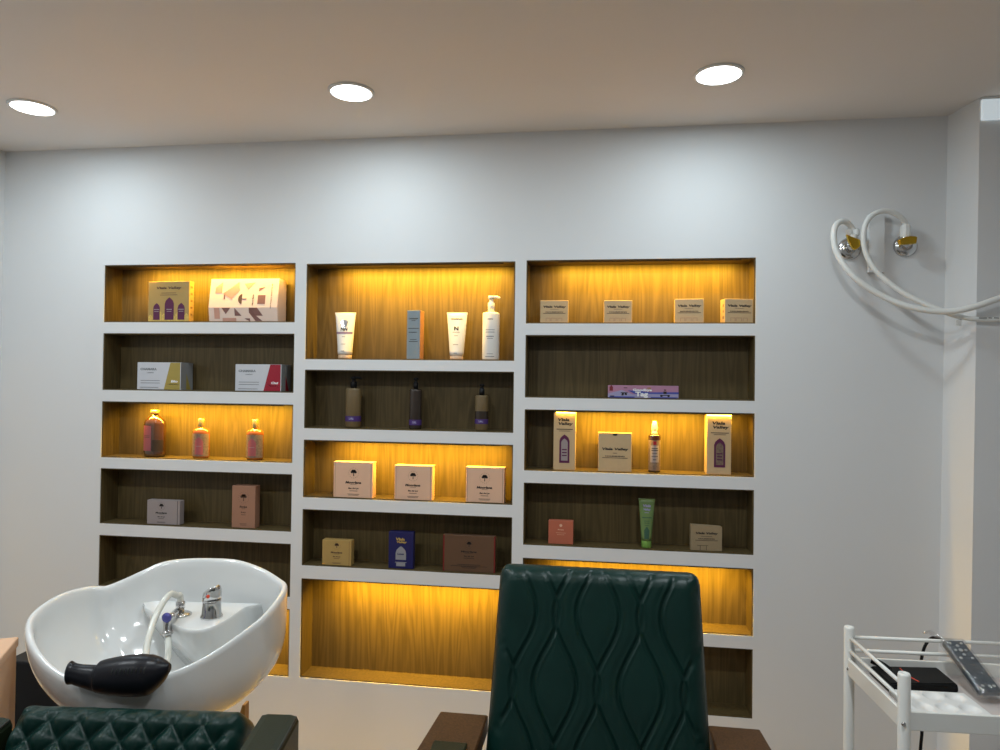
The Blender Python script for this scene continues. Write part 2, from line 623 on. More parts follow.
# linear light at the top of the pilaster
t = thing('linear_light', 'pale glowing linear light along the top of the right pilaster', 'light', (1.45, -0.150, 2.325))
MB().box(-.239, .25, -.012, 0, .066, .0745, .001).build('housing', M['plastic'], t)
MB().box(-.239, .25, -.012, 0, 0, .066, .002).build('diffuser', M['linear'], t)

# ------------------------------------------------------------------ downlights
lights_lbl = ['round recessed ceiling downlight at the far left of the ceiling', 'round recessed ceiling downlight above the middle shelf column', 'round recessed ceiling downlight right of centre, nearest the hoses']
proto = None
for ri, (ly, en, hue) in enumerate(ROWS):
    for k, lx in enumerate(LX):
        if proto is None:
            proto = thing('ceiling_downlight', lights_lbl[0], 'light', (lx, ly, CEIL), 0, 'round ceiling downlights')
            b = MB()
            prof = [(0.066, -0.0005), (0.0745, -0.0005), (0.0745, -0.004), (0.071, -0.007), (0.066, -0.007)]
            b.rings([[Vector((r * math.cos(2 * PI * i / 48), r * math.sin(2 * PI * i / 48), z)) for r, z in prof] for i in range(49)], cap0=False, cap1=False)
            bmesh.ops.remove_doubles(b.b, verts=b.b.verts[:], dist=1e-5)
            b.build('trim_ring', M['plastic'], proto)
            MB().lathe([(0.0655, -0.0005), (0.0655, -0.006), (0.001, -0.0065)], n=48).build('diffuser', M['lamp'], proto)
            o = proto
        elif ri == 0:
            o = copy_thing(proto, (lx, ly, CEIL), lights_lbl[k])
        else:  # remaining rows are unseen, added to fill the room with light
            o = copy_thing(proto, (lx, ly, CEIL), 'unseen round ceiling downlight added to fill the room with light')
            o['group'] = 'added unseen fill downlights'
        area('downlight_lamp', (lx, ly, CEIL - 0.008), (0, 0, 0), 0.13, 0.13, en, hue, 'DISK')


# ------------------------------------------------------------------ shelf goods
def spot(pl, pr, c, n, yf):
    """x centre and width of something whose front face spans pl..pr in niche (c, n), front at yf; base height"""
    z = NFLOOR[(c, n)]
    # row of the base in the photo
    for _ in range(1):
        lo, hi = 200, 760
        for _k in range(40):
            mid = (lo + hi) / 2
            if at_y((pl + pr) / 2, mid, yf).z > z:
                lo = mid
            else:
                hi = mid
    a, b = at_y(pl, lo, yf), at_y(pr, lo, yf)
    return (a.x + b.x) / 2, b.x - a.x, z, lo


def height(px, top, yf, z):
    return at_y(px, top, yf).z - z


class Carton:
    """a standing carton: root Empty at base centre, front face at local y = -dp/2"""

    def __init__(s, name, label, cat, pl, pr, top, c, n, dp, m, group=None, yf=0.012, rz=0.0, bev=0.0012, bodyname='carton'):
        cx, s.w, z, _ = spot(pl, pr, c, n, yf)
        s.h = height((pl + pr) / 2, top, yf, z)
        s.dp = dp
        s.f = -dp / 2 - 0.0004
        s.t = thing(name, label, cat, (cx, yf + dp / 2, z + 0.0006), math.radians(rz), group)
        s.body = MB().box(-s.w / 2, s.w / 2, -dp / 2, dp / 2, 0, s.h, bev).build(bodyname, m, s.t)

    def rect(s, mb, x, z, w, h):        # fractions of the face
        mb.rect(x * s.w, z * s.h, w * s.w, h * s.h, s.f)

    def done(s, mb, m, name='print'):
        if name in ('arched_window', 'red_edge', 'lid_seam', 'side_pattern'):
            return build_each(mb, name, m, s.t)
        return mb.build(name, m, s.t)


def fine_lines(C, mb, rows):
    """unreadable small print as hairline bars: (x, z, w, h)"""
    for (x, z, w, h) in rows:
        C.rect(mb, x, z, w, h)


SCRIPT_A = ('Viala', 'Valley')


def script_text(mb, t, cx, cz, w, y, h=None):
    mb.text(t, cx, cz, w, y, h, slant=0.25)


# -- left column, top row
C = Carton('gift_box', 'tan gift box with three arched plum windows, on the lit top shelf at left', 'box', 147, 190, 281.5, 0, 1, 0.030, M['tan_card'], rz=-4)
p = MB()
script_text(p, 'Viala Valley', 0, C.h * .83, C.w * .62, C.f, C.h * .08)
fine_lines(C, p, [(.0, .71, .36, .012), (.0, .66, .42, .012)])
C.done(p, M['brown_ink'])
p = MB()
for (x, w, h) in ((-.29, .16, .42), (0.02, .22, .56), (.31, .17, .42)):
    p.arch(x * C.w, C.h * .04, w * C.w, h * C.h, C.f)
C.done(p, M['purple'], 'arched_window')
p = MB()
for x in (.02, .31, -.29):
    C.rect(p, x, .30, .13, .02)
    C.rect(p, x, .25, .11, .015)
C.done(p.xf(Matrix.Translation((0, -.0004, 0))), M['lilac_card'], 'window_lettering')
p = MB()
for k in range(9):
    x = -.44 + k * .11
    h = .12 + .10 * ((k * 37) % 5) / 4
    p.plate([(C.w * (x - .05), 0.001), (C.w * (x + .05), 0.001), (C.w * (x + .05), C.h * h), (C.w * x, C.h * (h + .06)), (C.w * (x - .05), C.h * h)], C.f + .0002, .0003)
C.done(p, M['gilt'], 'gilt_border')
p = MB()
for k in range(5):
    p.box(C.w / 2, C.w / 2 + .0004, -.006, .006, C.h * (.15 + .17 * k), C.h * (.15 + .17 * k) + .008)
C.done(p, M['gold_kraft'], 'side_pattern')

# blush gift box with a folded front
cx, W_, z_, _ = spot(208.5, 277, 0, 1, 0.008)
H_ = height(243, 278.5, 0.012, z_)
t = thing('gift_box', 'large blush gift box with rose shard pattern, right end of the lit top left shelf', 'box', (cx, 0.050, z_ + .0006))
prof = [(-.036, 0), (-.044, H_ * .32), (-.026, H_), (.036, H_), (.036, 0)]
MB().rings([[Vector((-W_ / 2, y, z)) for y, z in prof], [Vector((W_ / 2, y, z)) for y, z in prof]], smooth=False).build('carton', M['gift'], t)


def fold_poly(mb, poly):
    """polygon on the folded front, x fraction, z fraction"""
    def P(x, z):
        zz = z * H_
        if z <= .32:
            y = -.036 - .008 * z / .32
        else:
            y = -.044 + .018 * (z - .32) / .68
        return Vector((x * W_, y - .0006, zz))
    lowp = [q for q in poly]
    mb.raw([P(*q) for q in lowp] + [P(*q) + Vector((0, .0005, 0)) for q in lowp],
           [list(range(len(lowp)))] + [[i, (i + 1) % len(lowp), (i + 1) % len(lowp) + len(lowp), i + len(lowp)] for i in range(len(lowp))])


s1, s2 = MB(), MB()
for q in ([(.21, .40), (.32, .40), (.32, .61), (.21, .61)], [(.22, .70), (.31, .80), (.22, .78)],
          [(-.31, .315), (-.25, .17), (-.18, .315)], [(-.12, .31), (-.12, .13), (-.02, .13)],
          [(.09, .315), (.21, .315), (.29, .13), (.15, .13)], [(.09, .315), (.09, .20), (.18, .01), (.28, .01), (.17, .16)], [(-.29, .52), (-.29, .66), (-.27, .66), (-.27, .52)], [(.02, .07), (.10, .07), (.10, .0)]):
    fold_poly(s1, q)
for q in ([(-.30, .66), (-.08, .92), (-.06, .72), (-.16, .55), (-.16, .50), (-.28, .62)], [(.0, .88), (.16, .91), (.06, .74)], [(-.42, .66), (-.32, .66), (-.32, .92), (-.42, .80)],
          [(-.30, .08), (-.10, .08), (-.10, .0), (-.30, .0)], [(-.42, .31), (-.34, .31), (-.34, .06), (-.42, .06)]):
    fold_poly(s2, q)
s1.build('shard_print', M['shard'], t)
s2.build('pale_shard_print', M['shard2'], t)
s1 = MB()
tilt = math.atan2(.018, H_ * .68)


def foldM(x, z):
    y = -.044 + .018 * (z - .32) / .68 - .0008
    return Matrix.Translation((x * W_, y, z * H_)) @ Matrix.Rotation(-tilt, 4, 'X')


s1.text('VITAMIN ROUTINE', 0, 0, H_ * .60, 0, .0035, vert=True, M4=foldM(.405, .58))
s1.text('Moorlana', 0, 0, H_ * .26, 0, .006, vert=True, slant=.2, M4=foldM(.14, .50))
for q in ([(-.02 + .055 * math.cos(a) * 1.0, .52 + .12 * math.sin(a)) for a in [PI / 2 + i * PI / 8 for i in range(9)]], [(-.02, .51), (.045, .51), (.045, .53), (-.02, .53)]):
    fold_poly(s1, q)
s1.build('print', M['brown_ink'], t)

# -- left column, second row: two white cartons with slanted bands


def band_carton(label, pl, pr, top, bandm, word):
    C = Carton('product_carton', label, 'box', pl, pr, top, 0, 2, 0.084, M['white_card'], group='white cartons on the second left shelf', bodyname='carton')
    p = MB()
    p.plate([(C.w * .12, 0.0006), (C.w * .485, 0.0006), (C.w * .485, C.h - .0008), (C.w * .26, C.h - .0008)], C.f)
    C.done(p, bandm, 'colour_band')
    p = MB()
    p.text('CHAMARA', -C.w * .24, C.h * .75, C.w * .38, C.f, C.h * .09)
    p.text('LONDON', -C.w * .20, C.h * .62, C.w * .15, C.f, C.h * .035)
    fine_lines(C, p, [(-.20, .33, .44, .02), (-.20, .24, .44, .02), (-.22, .08, .42, .02)])
    C.done(p, M['grey_ink'])
    p = MB()
    p.text(word, C.w * .36, C.h * .31, C.w * .15, C.f - .0003, C.h * .09, slant=.2)
    fine_lines(C, p, [(.33, .20, .22, .018)])
    C.done(p, M['white_ink'], 'band_lettering')
    p = MB()
    x = C.w / 2
    p.raw([(x + .0004, -.004, .001), (x + .0004, .028, .001), (x + .0004, -.004, C.h * .6)], [(0, 1, 2)])
    C.done(p, bandm, 'side_triangle')
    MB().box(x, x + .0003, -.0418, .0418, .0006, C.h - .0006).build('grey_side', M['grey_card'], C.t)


band_carton('white carton with slanted gold band, left one on the second shelf', 137, 180.5, 362.5, M['gold_band'], 'Bio')
band_carton('white carton with slanted crimson band, at the right of the second shelf', 235, 281, 364.5, M['crimson'], 'Oxi')


# -- bottles
def bottle(label, pl, pr, top, c, n, prof, m, name='bottle', cat='bottle', group=None, sy=0.6, yf=0.016):
    """prof: (radius fraction of half width, height fraction)"""
    cx, w_, z, _ = spot(pl, pr, c, n, yf)
    cx, w_, z, _ = spot(pl, pr, c, n, yf + w_ / 2 * sy)
    h = height((pl + pr) / 2, top, yf + w_ / 2 * sy, z)
    R = w_ / 2
    t = thing(name, label, cat, (cx, yf + R * sy, z + .0006), 0, group)
    MB().lathe([(r * R, q * h) for r, q in prof], sy=sy, n=32).build('body', m, t)
    return t, R, h, R * sy


def wrap(mb, R, ry, a0, a1, z0, z1, off=0.0006, n=14, arch=False):
    """label wrapped on an elliptical body between angles a0..a1 (0 = facing the front)"""
    top = []
    bot = []
    for i in range(n + 1):
        u = i / n
        a = a0 + (a1 - a0) * u
        zz = z1
        if arch:
            zz = z0 + (z1 - z0) * (0.72 + 0.28 * (1 - abs(2 * u - 1)) ** .6)
        x, y = (R + off) * math.sin(a), -(ry + off) * math.cos(a)
        bot.append(Vector((x, y, z0)))
        top.append(Vector((x, y, zz)))
    vs = bot + top
    fs = [(i, i + 1, n + 2 + i, n + 1 + i) for i in range(n)]
    mb.raw(vs, fs, True)


GB = 'bottles on the lit third shelf at left'
t, R, h, ry = bottle('large amber bottle with round gold stopper and pink label, leftmost on the third shelf', 144, 165, 409.5, 0, 3,
                     [(.86, 0), (.98, .03), (1, .08), (1, .68), (.96, .74), (.8, .80), (.5, .85), (.28, .88), (.26, .91)], M['amber'], 'oil_bottle', group=GB)
MB().lathe([(.30 * R, .905 * h), (.40 * R, .93 * h), (.42 * R, .965 * h), (.36 * R, .99 * h), (.1 * R, h)], sy=.9).build('stopper', M['gold'], t)
p = MB(); wrap(p, R, ry, -.95, .05, h * .13, h * .66); p.build('label', M['pink_label'], t)
p = MB()
for zz in (.44, .41):
    wrap(p, R, ry, -.75, -.1, h * zz, h * (zz + .012), off=.0010)
p.build('label_print', M['brown_ink'], t)
p = MB(); wrap(p, R, ry, .12, 1.2, h * .12, h * .36); p.build('rear_label', M['dark_bottle'], t)

for (lbl, a, b, tp) in (('small floral orange oil bottle with gold cap, middle of the third shelf', 192.5, 209, 418.5), ('small floral orange oil bottle with dark gold cap, right end of the third shelf', 246.3, 263, 419.5)):
    t, R, h, ry = bottle(lbl, a, b, tp, 0, 3, [(.84, 0), (.97, .03), (1, .07), (1, .64), (.95, .70), (.74, .74), (.40, .765), (.34, .79)], M['orange_bottle'], 'oil_bottle', group=GB)
    MB().lathe([(.34 * R, .785 * h), (.36 * R, .79 * h), (.38 * R, .98 * h), (.34 * R, h)], sy=.95).build('cap', M['gold'], t)
    p = MB(); wrap(p, R, ry, -1.4, 1.4, h * .06, h * .62); p.build('floral_label', M['floral'], t)
    s = -.05 if a < 200 else -.2
    p = MB(); wrap(p, R, ry, -.55 + s + .2, .62 + s, h * .10, h * .54, off=.0011, arch=True); p.build('pink_panel', M['pink_label'], t)
    p = MB(); wrap(p, R, ry, -.4 + s + .2, .45 + s, h * .305, h * .315, off=.0016); p.build('label_print', M['lilac_card'], t)


# -- tree-emblem cartons
def tree_print(C, cz=.70, r=.14, brand='Moorlana', sub=True, x=0.0, scale=1.0, m='ink', low=.10):
    p = MB()
    S = min(C.w, C.h)
    p.tree(x * C.w, cz * C.h, r * S, C.f)
    script_text(p, brand, x * C.w, (cz - .27 * scale) * C.h, C.w * .40 * scale, C.f, C.h * .07 * scale)
    C.rect(p, x, cz - .33 * scale, .16, .008)
    if sub:
        script_text(p, 'Eau de Lys', x * C.w, (cz - .44 * scale) * C.h, C.w * .26 * scale, C.f, C.h * .055 * scale)
        fine_lines(C, p, [(x, cz - .51 * scale, .20, .012), (x, low, .30, .010), (x, low - .03, .26, .010)])
    return C.done(p, M[m])


GT = 'tree emblem cartons on the fourth left shelf'
C = Carton('small_carton', 'low lilac white carton with tree emblem on the fourth left shelf', 'box', 146.8, 179.5, 500.5, 0, 4, 0.030, M['lilac_card'], GT, rz=0)
C.w *= .86
tree_print(C, .75, .16, m='ink', x=-.07)
p = MB(); p.rect(C.w * .5, C.h * .5, .0018, C.h * .99, C.f); C.done(p, M['ink'], 'edge_line')
C = Carton('tall_carton', 'tall rose tan carton with tree emblem on the fourth left shelf', 'box', 231.5, 254.7, 486, 0, 4, 0.040, M['rose_card'], GT)
tree_print(C, .72, .22, m='brown_ink', scale=.8)


# -- tubes
def tube_item(label, pl, pr, bl, br, top, c, n, body, capm, name='cream_tube', group=None, capf=.07):
    yf = 0.014
    cx, w_, z, _ = spot(pl, pr, c, n, yf + .02)
    _, wb, _, _ = spot(bl, br, c, n, yf + .02)
    h = height((pl + pr) / 2, top, yf + .02, z)
    R = wb / 2
    t = thing(name, label, 'tube', (cx, yf + R, z + .0006), 0, group)
    rows = []
    N = 32
    for k in range(13):
        u = k / 12
        zz = h * capf + (h - h * capf) * u
        hw = R + (w_ / 2 - R) * u
        hd = R * (1 - u) ** .8 + .0012
        rows.append([Vector((hw * math.cos(2 * PI * i / N), hd * math.sin(2 * PI * i / N), zz)) for i in range(N)])
    MB().rings(rows).build('body', body, t)
    MB().box(-w_ / 2 - .0004, w_ / 2 + .0004, -.0017, .0017, h * .955, h, .0005).build('crimp', body, t)
    MB().lathe([(R * .90, 0), (R * .96, .002), (R * .96, h * capf - .001), (R * .9, h * capf + .001)]).build('cap', capm, t)

    def front(zf):              # y of the front surface at height fraction
        u = max(0, (zf - capf) / (1 - capf))
        return -(R * (1 - u) ** .8 + .0012)

    def hw(zf):
        u = max(0, (zf - capf) / (1 - capf))
        return R + (w_ / 2 - R) * u
    return t, h, hw, front


def tube_text(mb, s_, h, hw, front, zf, wf, hf, slant=0.0):
    vs, fs, tw, th = text_mesh(s_)
    out = []
    for v in vs:
        x = v.x * (wf * 2 * hw(zf)) / tw
        z = zf + v.y * hf / th
        x += slant * v.y * hf / th * h
        k = min(.98, abs(x) / hw(z))
        out.append(Vector((x, front(z) * math.sqrt(1 - k * k) - .0008, z * h)))
    mb.raw(out, fs)


def tube_bar(mb, h, hw, front, zf, wf, hf, off=.0007):
    n = 16
    vs = []
    for zz in (zf - hf / 2, zf + hf / 2):
        for i in range(n + 1):
            k = (-1 + 2 * i / n) * wf
            vs.append(Vector((k * hw(zz), front(zz) * math.sqrt(max(0, 1 - k * k)) - off, zz * h)))
    mb.raw(vs, [(i, i + 1, n + 2 + i, n + 1 + i) for i in range(n)], True)


GTU = 'white cream tubes on the middle top shelf'
t, h, hw, fr = tube_item('white cream tube with mauve band and painted silver highlight on the middle top shelf', 334, 354.5, 338.5, 352, 312.5, 1, 1, M['tube'], M['peach_cap'], group=GTU, capf=.09)
p = MB(); tube_bar(p, h, hw, fr, .555, .93, .045); p.build('mauve_band', M['mauve'], t)
p = MB(); tube_text(p, 'NN', h, hw, fr, .635, .38, .075); tube_bar(p, h, hw, fr, .47, .2, .008); tube_bar(p, h, hw, fr, .31, .3, .008); tube_bar(p, h, hw, fr, .16, .24, .010); p.build('print', M['ink'], t)
p = MB()
vs = []
for i in range(18):
    a = 2 * PI * i / 18
    zf = .76 + .085 * math.sin(a) * (1.0 if math.sin(a) > 0 else 1.2)
    k = .40 * math.cos(a) * (1 if math.sin(a) > 0 else .8)
    vs.append(Vector((k * hw(zf), fr(zf) * math.sqrt(1 - k * k) - .0009, zf * h)))
p.raw(vs, [list(range(18))]); p.build('highlight_spot', M['silver'], t)  # the tube's highlight laid on as a silver shape
t, h, hw, fr = tube_item('white cream tube with single bold letter N, right of the slate carton', 446, 466.5, 449.5, 463, 312.5, 1, 1, M['tube'], M['peach_cap'], group=GTU, capf=.085)
p = MB(); tube_text(p, 'N', h, hw, fr, .655, .25, .085); tube_text(p, 'CHAMARA', h, hw, fr, .86, .62, .035)
for (zf, wf) in ((.575, .42), (.50, .22), (.31, .34), (.13, .24)):
    tube_bar(p, h, hw, fr, zf, wf, .009)
p.build('print', M['ink'], t)

C = Carton('cosmetic_carton', 'tall narrow slate blue carton between the two white tubes', 'box', 406.7, 420, 310.5, 1, 1, 0.050, M['slate_card'], rz=-3)
p = MB()
p.text('CHAMARA', 0, C.h * .83, C.w * .74, C.f, C.h * .03)
fine_lines(C, p, [(0, .79, .30, .008), (0, .63, .80, .012), (-.05, .55, .62, .012), (.0, .40, .5, .01), (0, .36, .66, .012)])
C.done(p, M['ink'])
MB().box(-C.w / 2 + .0004, C.w / 2 - .0004, -.0246, .0246, C.h - .0002, C.h + .0004).build('lit_top', M['kraft_pale'], C.t)  # top brightened in colour as if lit by the niche strip
MB().box(C.w / 2, C.w / 2 + .0003, -.0246, .0246, .0004, C.h - .0004).build('tan_side', M['rose_card'], C.t)


def pump_bottle(label, pl, pr, shoulder, top, c, n, bm, pm, group, spout=1, sy=.75, name='pump_bottle', neck=.40):
    yf = 0.016
    cx, w_, z, _ = spot(pl, pr, c, n, yf + .022)
    hs = height((pl + pr) / 2, shoulder, yf + .022, z)
    ht = height((pl + pr) / 2, top, yf + .022, z)
    R = w_ / 2
    t = thing(name, label, 'bottle', (cx, yf + R * sy, z + .0006), 0, group)
    MB().lathe([(.93 * R, 0), (R, .004), (R, hs * .955), (.95 * R, hs * .985), (.75 * R, hs)], sy=sy, n=36).build('body', bm, t)
    k = ht - hs
    pu = MB()
    pu.lathe([(neck * R, hs - .0005), (neck * R, hs + k * .56), (neck * R * .8, hs + k * .60), (neck * R * .62, hs + k * .62), (neck * R * .62, hs + k * .80), (neck * R * .95, hs + k * .82), (neck * R * .95, ht - .0006), (neck * R * .8, ht)], n=24)
    pu.build('pump_collar', pm, t)
    sp = MB()
    L = R * 1.05
    sp.tube([(0, 0, ht - k * .09), (spout * L * .6, -.001, ht - k * .08), (spout * L, -.002, ht - k * .14)], .0, n=10, rs=[neck * R * .5, neck * R * .4, neck * R * .28])
    sp.build('spout', pm, t)
    return t, R, hs, R * sy


t, R, h, ry = pump_bottle('white pump bottle at the right end of the middle top shelf', 482, 499, 312.5, 296, 1, 1, M['tube'], M['tube'], None, 1)
p = MB(); p.text('CHAMARA', 0, h * .85, R * 1.2, -ry - .0006, h * .03, bend=R * .9)
for (zf, wf, hh) in ((.62, .55, .010), (.57, .52, .012), (.48, .45, .016), (.44, .35, .010), (.12, .35, .008), (.06, .55, .012)):
    wrap(p, R, ry, -wf, wf, h * zf, h * (zf + hh), off=.0006)
p.build('print', M['grey_ink'], t)

GP = 'pump bottles on the dark second shelf in the middle'
for (lbl, a, b, sh, tp, bm, spout) in (('dull gold pump bottle with black pump and violet band, left on the dark shelf', 345.3, 360.5, 388.3, 377, 'dull_gold', 1), ('dark brown pump bottle with violet band, middle of the dark shelf', 409.5, 421.5, 389.2, 378, 'dark_bottle', .4), ('short dull gold and brown pump bottle, right on the dark shelf', 475, 488, 395.4, 384.3, 'dull_gold', .3)):
    t, R, h, ry = pump_bottle(lbl, a, b, sh, tp, 1, 2, M[bm], M['black'], GP, spout)
    zb = .16 if a < 400 else (.10 if a < 450 else .19)
    p = MB(); wrap(p, R, ry, -PI, PI, h * zb, h * (zb + .135), off=.0006, n=30); p.build('violet_band', M['purple_band'], t)
    p = MB(); p.text('CURLS', 0, h * (zb + .07), R * 1.1, -ry - .0012, h * .055, bend=R * .9); p.build('print', M['lav_print'], t)
    if a > 450:
        p = MB(); wrap(p, R, ry, -PI, PI, h * .33, h * .55, off=.0006, n=30); p.build('brown_panel', M['dark_bottle'], t)

# -- three peach boxes on the lit third shelf
GQ = 'peach lidded boxes on the lit middle shelf'
first = None
for (lbl, pl, pr, tp, rz) in (('peach lidded box with tree emblem, leftmost of the three', 333.3, 372.5, 462.5, 0), ('peach lidded box with tree emblem, middle of the three', 394.3, 432, 466, 0), ('peach lidded box with tree emblem, rightmost of the three', 465.7, 504, 467.8, 0)):
    C = Carton('lidded_box', lbl, 'box', pl, pr, tp, 1, 3, 0.040, M['peach_card'], GQ, yf=.008, rz=rz)
    off = .04 if pl < 340 else -.03
    tree_print(C, .70, .145, m='ink', x=off * .3)
    p = MB(); p.rect(C.w * .455, C.h * .5, .0013, C.h * .97, C.f); p.rect(-C.w * .458, C.h * .5, .0010, C.h * .97, C.f)
    C.done(p, M['rose_card'], 'lid_seam')
    MB().box(-C.w / 2 - .0006, C.w / 2 + .0006, -.0202, .0206, C.h - .004, C.h + .0012, .0008).build('lid', M['peach_card'], C.t)

# -- fourth middle shelf
C = Carton('small_carton', 'square mustard tan carton with tree emblem on the dark fourth middle shelf', 'box', 322.0, 351, 540.3, 1, 4, 0.034, M['tan_card'], yf=.010)
tree_print(C, .78, .15, m='brown_ink')
p = MB(); p.rect(C.w * .43, C.h * .5, .0010, C.h * .97, C.f); C.done(p, M['brown_ink'], 'lid_seam')
C = Carton('product_box', 'navy blue box with pale arched window print', 'box', 388.3, 413, 532, 1, 4, 0.026, M['navy'], yf=.010)
p = MB()
p.text('Viala', -C.w * .03, C.h * .80, C.w * .38, C.f, C.h * .075, slant=.2)
p.text('Valley', C.w * .02, C.h * .715, C.w * .42, C.f, C.h * .075, slant=.2)
C.done(p, M['gilt'], 'gold_lettering')
p = MB(); p.arch(0, C.h * .24, C.w * .42, C.h * .37, C.f); C.rect(p, 0, .17, .46, .02); C.rect(p, 0, .11, .36, .09); C.done(p, M['silver_print'], 'arched_print')
p = MB(); p.text('Luxe', 0, C.h * .40, C.w * .26, C.f - .0004, C.h * .05, slant=.2); C.done(p, M['navy'], 'arch_lettering')
C = Carton('gift_box', 'wide red brown box with thin red edges beside the green chair', 'box', 442.7, 495, 535.7, 1, 4, 0.026, M['brown_card'], yf=.010)
tree_print(C, .76, .11, m='ink', low=.14, scale=.75)
p = MB(); C.rect(p, 0, .20, .44, .012); C.rect(p, 0, .16, .7, .01); C.done(p, M['ink'], 'small_print')
p = MB(); C.rect(p, -.485, .5, .028, .99); C.rect(p, .485, .5, .028, .99); C.done(p, M['red_card'], 'red_edge')

# -- right column top row: four pale kraft boxes
GK = 'pale kraft boxes along the top right shelf'
for k, (lbl, pl, pr, tp, rz) in enumerate((('pale kraft box, leftmost of four on the top right shelf', 540, 568, 300.5, 2), ('pale kraft box, second from left on the top right shelf', 603.7, 631.8, 300.5, 2), ('pale kraft box, third from left on the top right shelf', 675, 704, 299, -3), ('pale kraft box, rightmost of four against the shelf end', 723, 753.5, 299, 9))):
    C = Carton('kraft_box', lbl, 'box', pl, pr, tp, 2, 1, 0.050, M['kraft_pale'], GK, yf=.016, rz=rz)
    p = MB()
    script_text(p, 'Viala Valley', 0, C.h * .70, C.w * .82, C.f, C.h * .12)
    C.rect(p, 0, .60, .3, .01)
    p.text('NOURISHING', 0, C.h * .475, C.w * .62, C.f, C.h * .045)
    C.rect(p, 0, .415, .80, .02)
    C.done(p, M['ink'])
    p = MB()
    for (x, w_) in ((-.22, .12), (-.02, .15), (.20, .12)):
        C.rect(p, x, .20, w_ * 1.4, .014)
        C.rect(p, x - w_ * .6, .12, .012, .12)
        C.rect(p, x + w_ * .6, .12, .012, .12)
    C.done(p, M['rose_card'], 'arch_outline')
    if k == 3:
        p = MB()
        for q in (.18, .43, .68):
            p.box(-C.w / 2 - .0004, -C.w / 2, -.012, -.004, C.h * q, C.h * q + .009)
        C.done(p, M['brown_ink'], 'side_pattern')

# -- illustrated box
C = Carton('illustrated_box', 'long low pink and blue illustrated box alone on the dark second right shelf', 'box', 608, 678.5, 385.7, 2, 2, 0.060, M['pink_print'])
p = MB()
p.plate([(-C.w * .5, .0008), (C.w * .499, .0008), (C.w * .499, C.h * .42), (C.w * .1, C.h * .36), (-C.w * .15, C.h * .28), (-C.w * .3, C.h * .62), (-C.w * .5, C.h * .32)], C.f)
C.done(p, M['lav_print'], 'snow_print')
p = MB()
p.plate([(-C.w * .22, C.h * .60), (-C.w * .12, C.h * .33), (C.w * .5, C.h * .34), (C.w * .5, C.h * .50), (C.w * .1, C.h * .46), (-C.w * .05, C.h * .57)], C.f - .0003)
C.rect(p, -.30, .06, .36, .09)
C.rect(p, .30, .05, .38, .08)
C.done(p.xf(Matrix.Translation((0, -.0001, 0))), M['blue_print'], 'blue_print')
p = MB()
p.text('Goodbye', -C.w * .01, C.h * .62, C.w * .27, C.f - .0009, C.h * .25, slant=-.05)
p.text('Tag', -C.w * .02, C.h * .26, C.w * .18, C.f - .0009, C.h * .50)
C.done(p, M['white_ink'], 'lettering')
p = MB()
for (x, z, w_, h_, s_) in ((-.27, .40, .10, .06, .5), (-.29, .28, .03, .2, .3), (-.245, .30, .03, .16, -.2), (-.25, .80, .05, .05, 0), (.31, .24, .14, .06, 0), (.31, .44, .045, .20, 0), (.26, .16, .03, .1, 0), (.36, .16, .03, .1, 0), (-.44, .12, .06, .08, .3), (.31, .66, .03, .08, 0)):
    p.plate([(C.w * (x - w_ / 2) - s_ * C.h * h_ / 2, C.h * (z - h_ / 2)), (C.w * (x + w_ / 2) - s_ * C.h * h_ / 2, C.h * (z - h_ / 2)), (C.w * (x + w_ / 2) + s_ * C.h * h_ / 2, C.h * (z + h_ / 2)), (C.w * (x - w_ / 2) + s_ * C.h * h_ / 2, C.h * (z + h_ / 2))], C.f - .0006)
C.done(p, M['ink'], 'dark_figures')
p = MB(); C.rect(p, -.455, .72, .05, .34); p.disc(-C.w * .455, C.h * .93, C.w * .012, C.f); C.done(p, M['deep_red'], 'red_print')
p = MB(); C.rect(p, .085, .78, .05, .16); C.done(p, M['rose_card'], 'orange_mark')
MB().box(C.w / 2, C.w / 2 + .0004, -.0296, .0296, .0004, C.h - .0004).build('red_side', M['deep_red'], C.t)

# -- third right shelf
GW = 'tall window cartons on the lit third right shelf'
for (lbl, pl, pr, tp, dx) in (('tall kraft carton with arched window, at the left end of the lit third right shelf', 553.2, 575.2, 412, 0), ('tall kraft carton with arched window, at the right end of the lit third right shelf', 706.5, 731, 415.3, .03)):
    C = Carton('window_carton', lbl, 'box', pl, pr, tp, 2, 3, 0.060, M['kraft_pale'], GW, yf=.016)
    p = MB()
    script_text(p, 'Viala', -C.w * .05 + dx * C.w, C.h * .865, C.w * .56, C.f, C.h * .055)
    script_text(p, 'Valley', C.w * .03 + dx * C.w, C.h * .79, C.w * .68, C.f, C.h * .065)
    C.rect(p, dx, .70, .74, .012)
    C.rect(p, dx, .67, .5, .008)
    C.done(p, M['ink'])
    p = MB(); p.arch(dx * C.w, C.h * .12, C.w * .46, C.h * .49, C.f); C.done(p, M['purple'], 'arched_window')
    p = MB(); p.arch(dx * C.w, C.h * .16, C.w * .30, C.h * .38, C.f - .0004); C.done(p, M['lilac_card'] if dx == 0 else M['floral'], 'window_print')
    p = MB()
    for q in (.25, .30, .35):
        C.rect(p, dx, q, .22, .02)
    p.xf(Matrix.Translation((0, -.0008, 0))); C.done(p, M['purple'], 'window_lettering')
C = Carton('kraft_box', 'square kraft box with small hanging hole, left of the spray bottle', 'box', 598, 631.5, 433.5, 2, 3, 0.055, M['kraft_pale'], yf=.014)
p = MB()
script_text(p, 'Viala Valley', 0, C.h * .58, C.w * .80, C.f, C.h * .085)
C.rect(p, 0, .48, .12, .012)
p.text('NOURISHING', 0, C.h * .40, C.w * .58, C.f, C.h * .03)
C.rect(p, 0, .355, .76, .014)
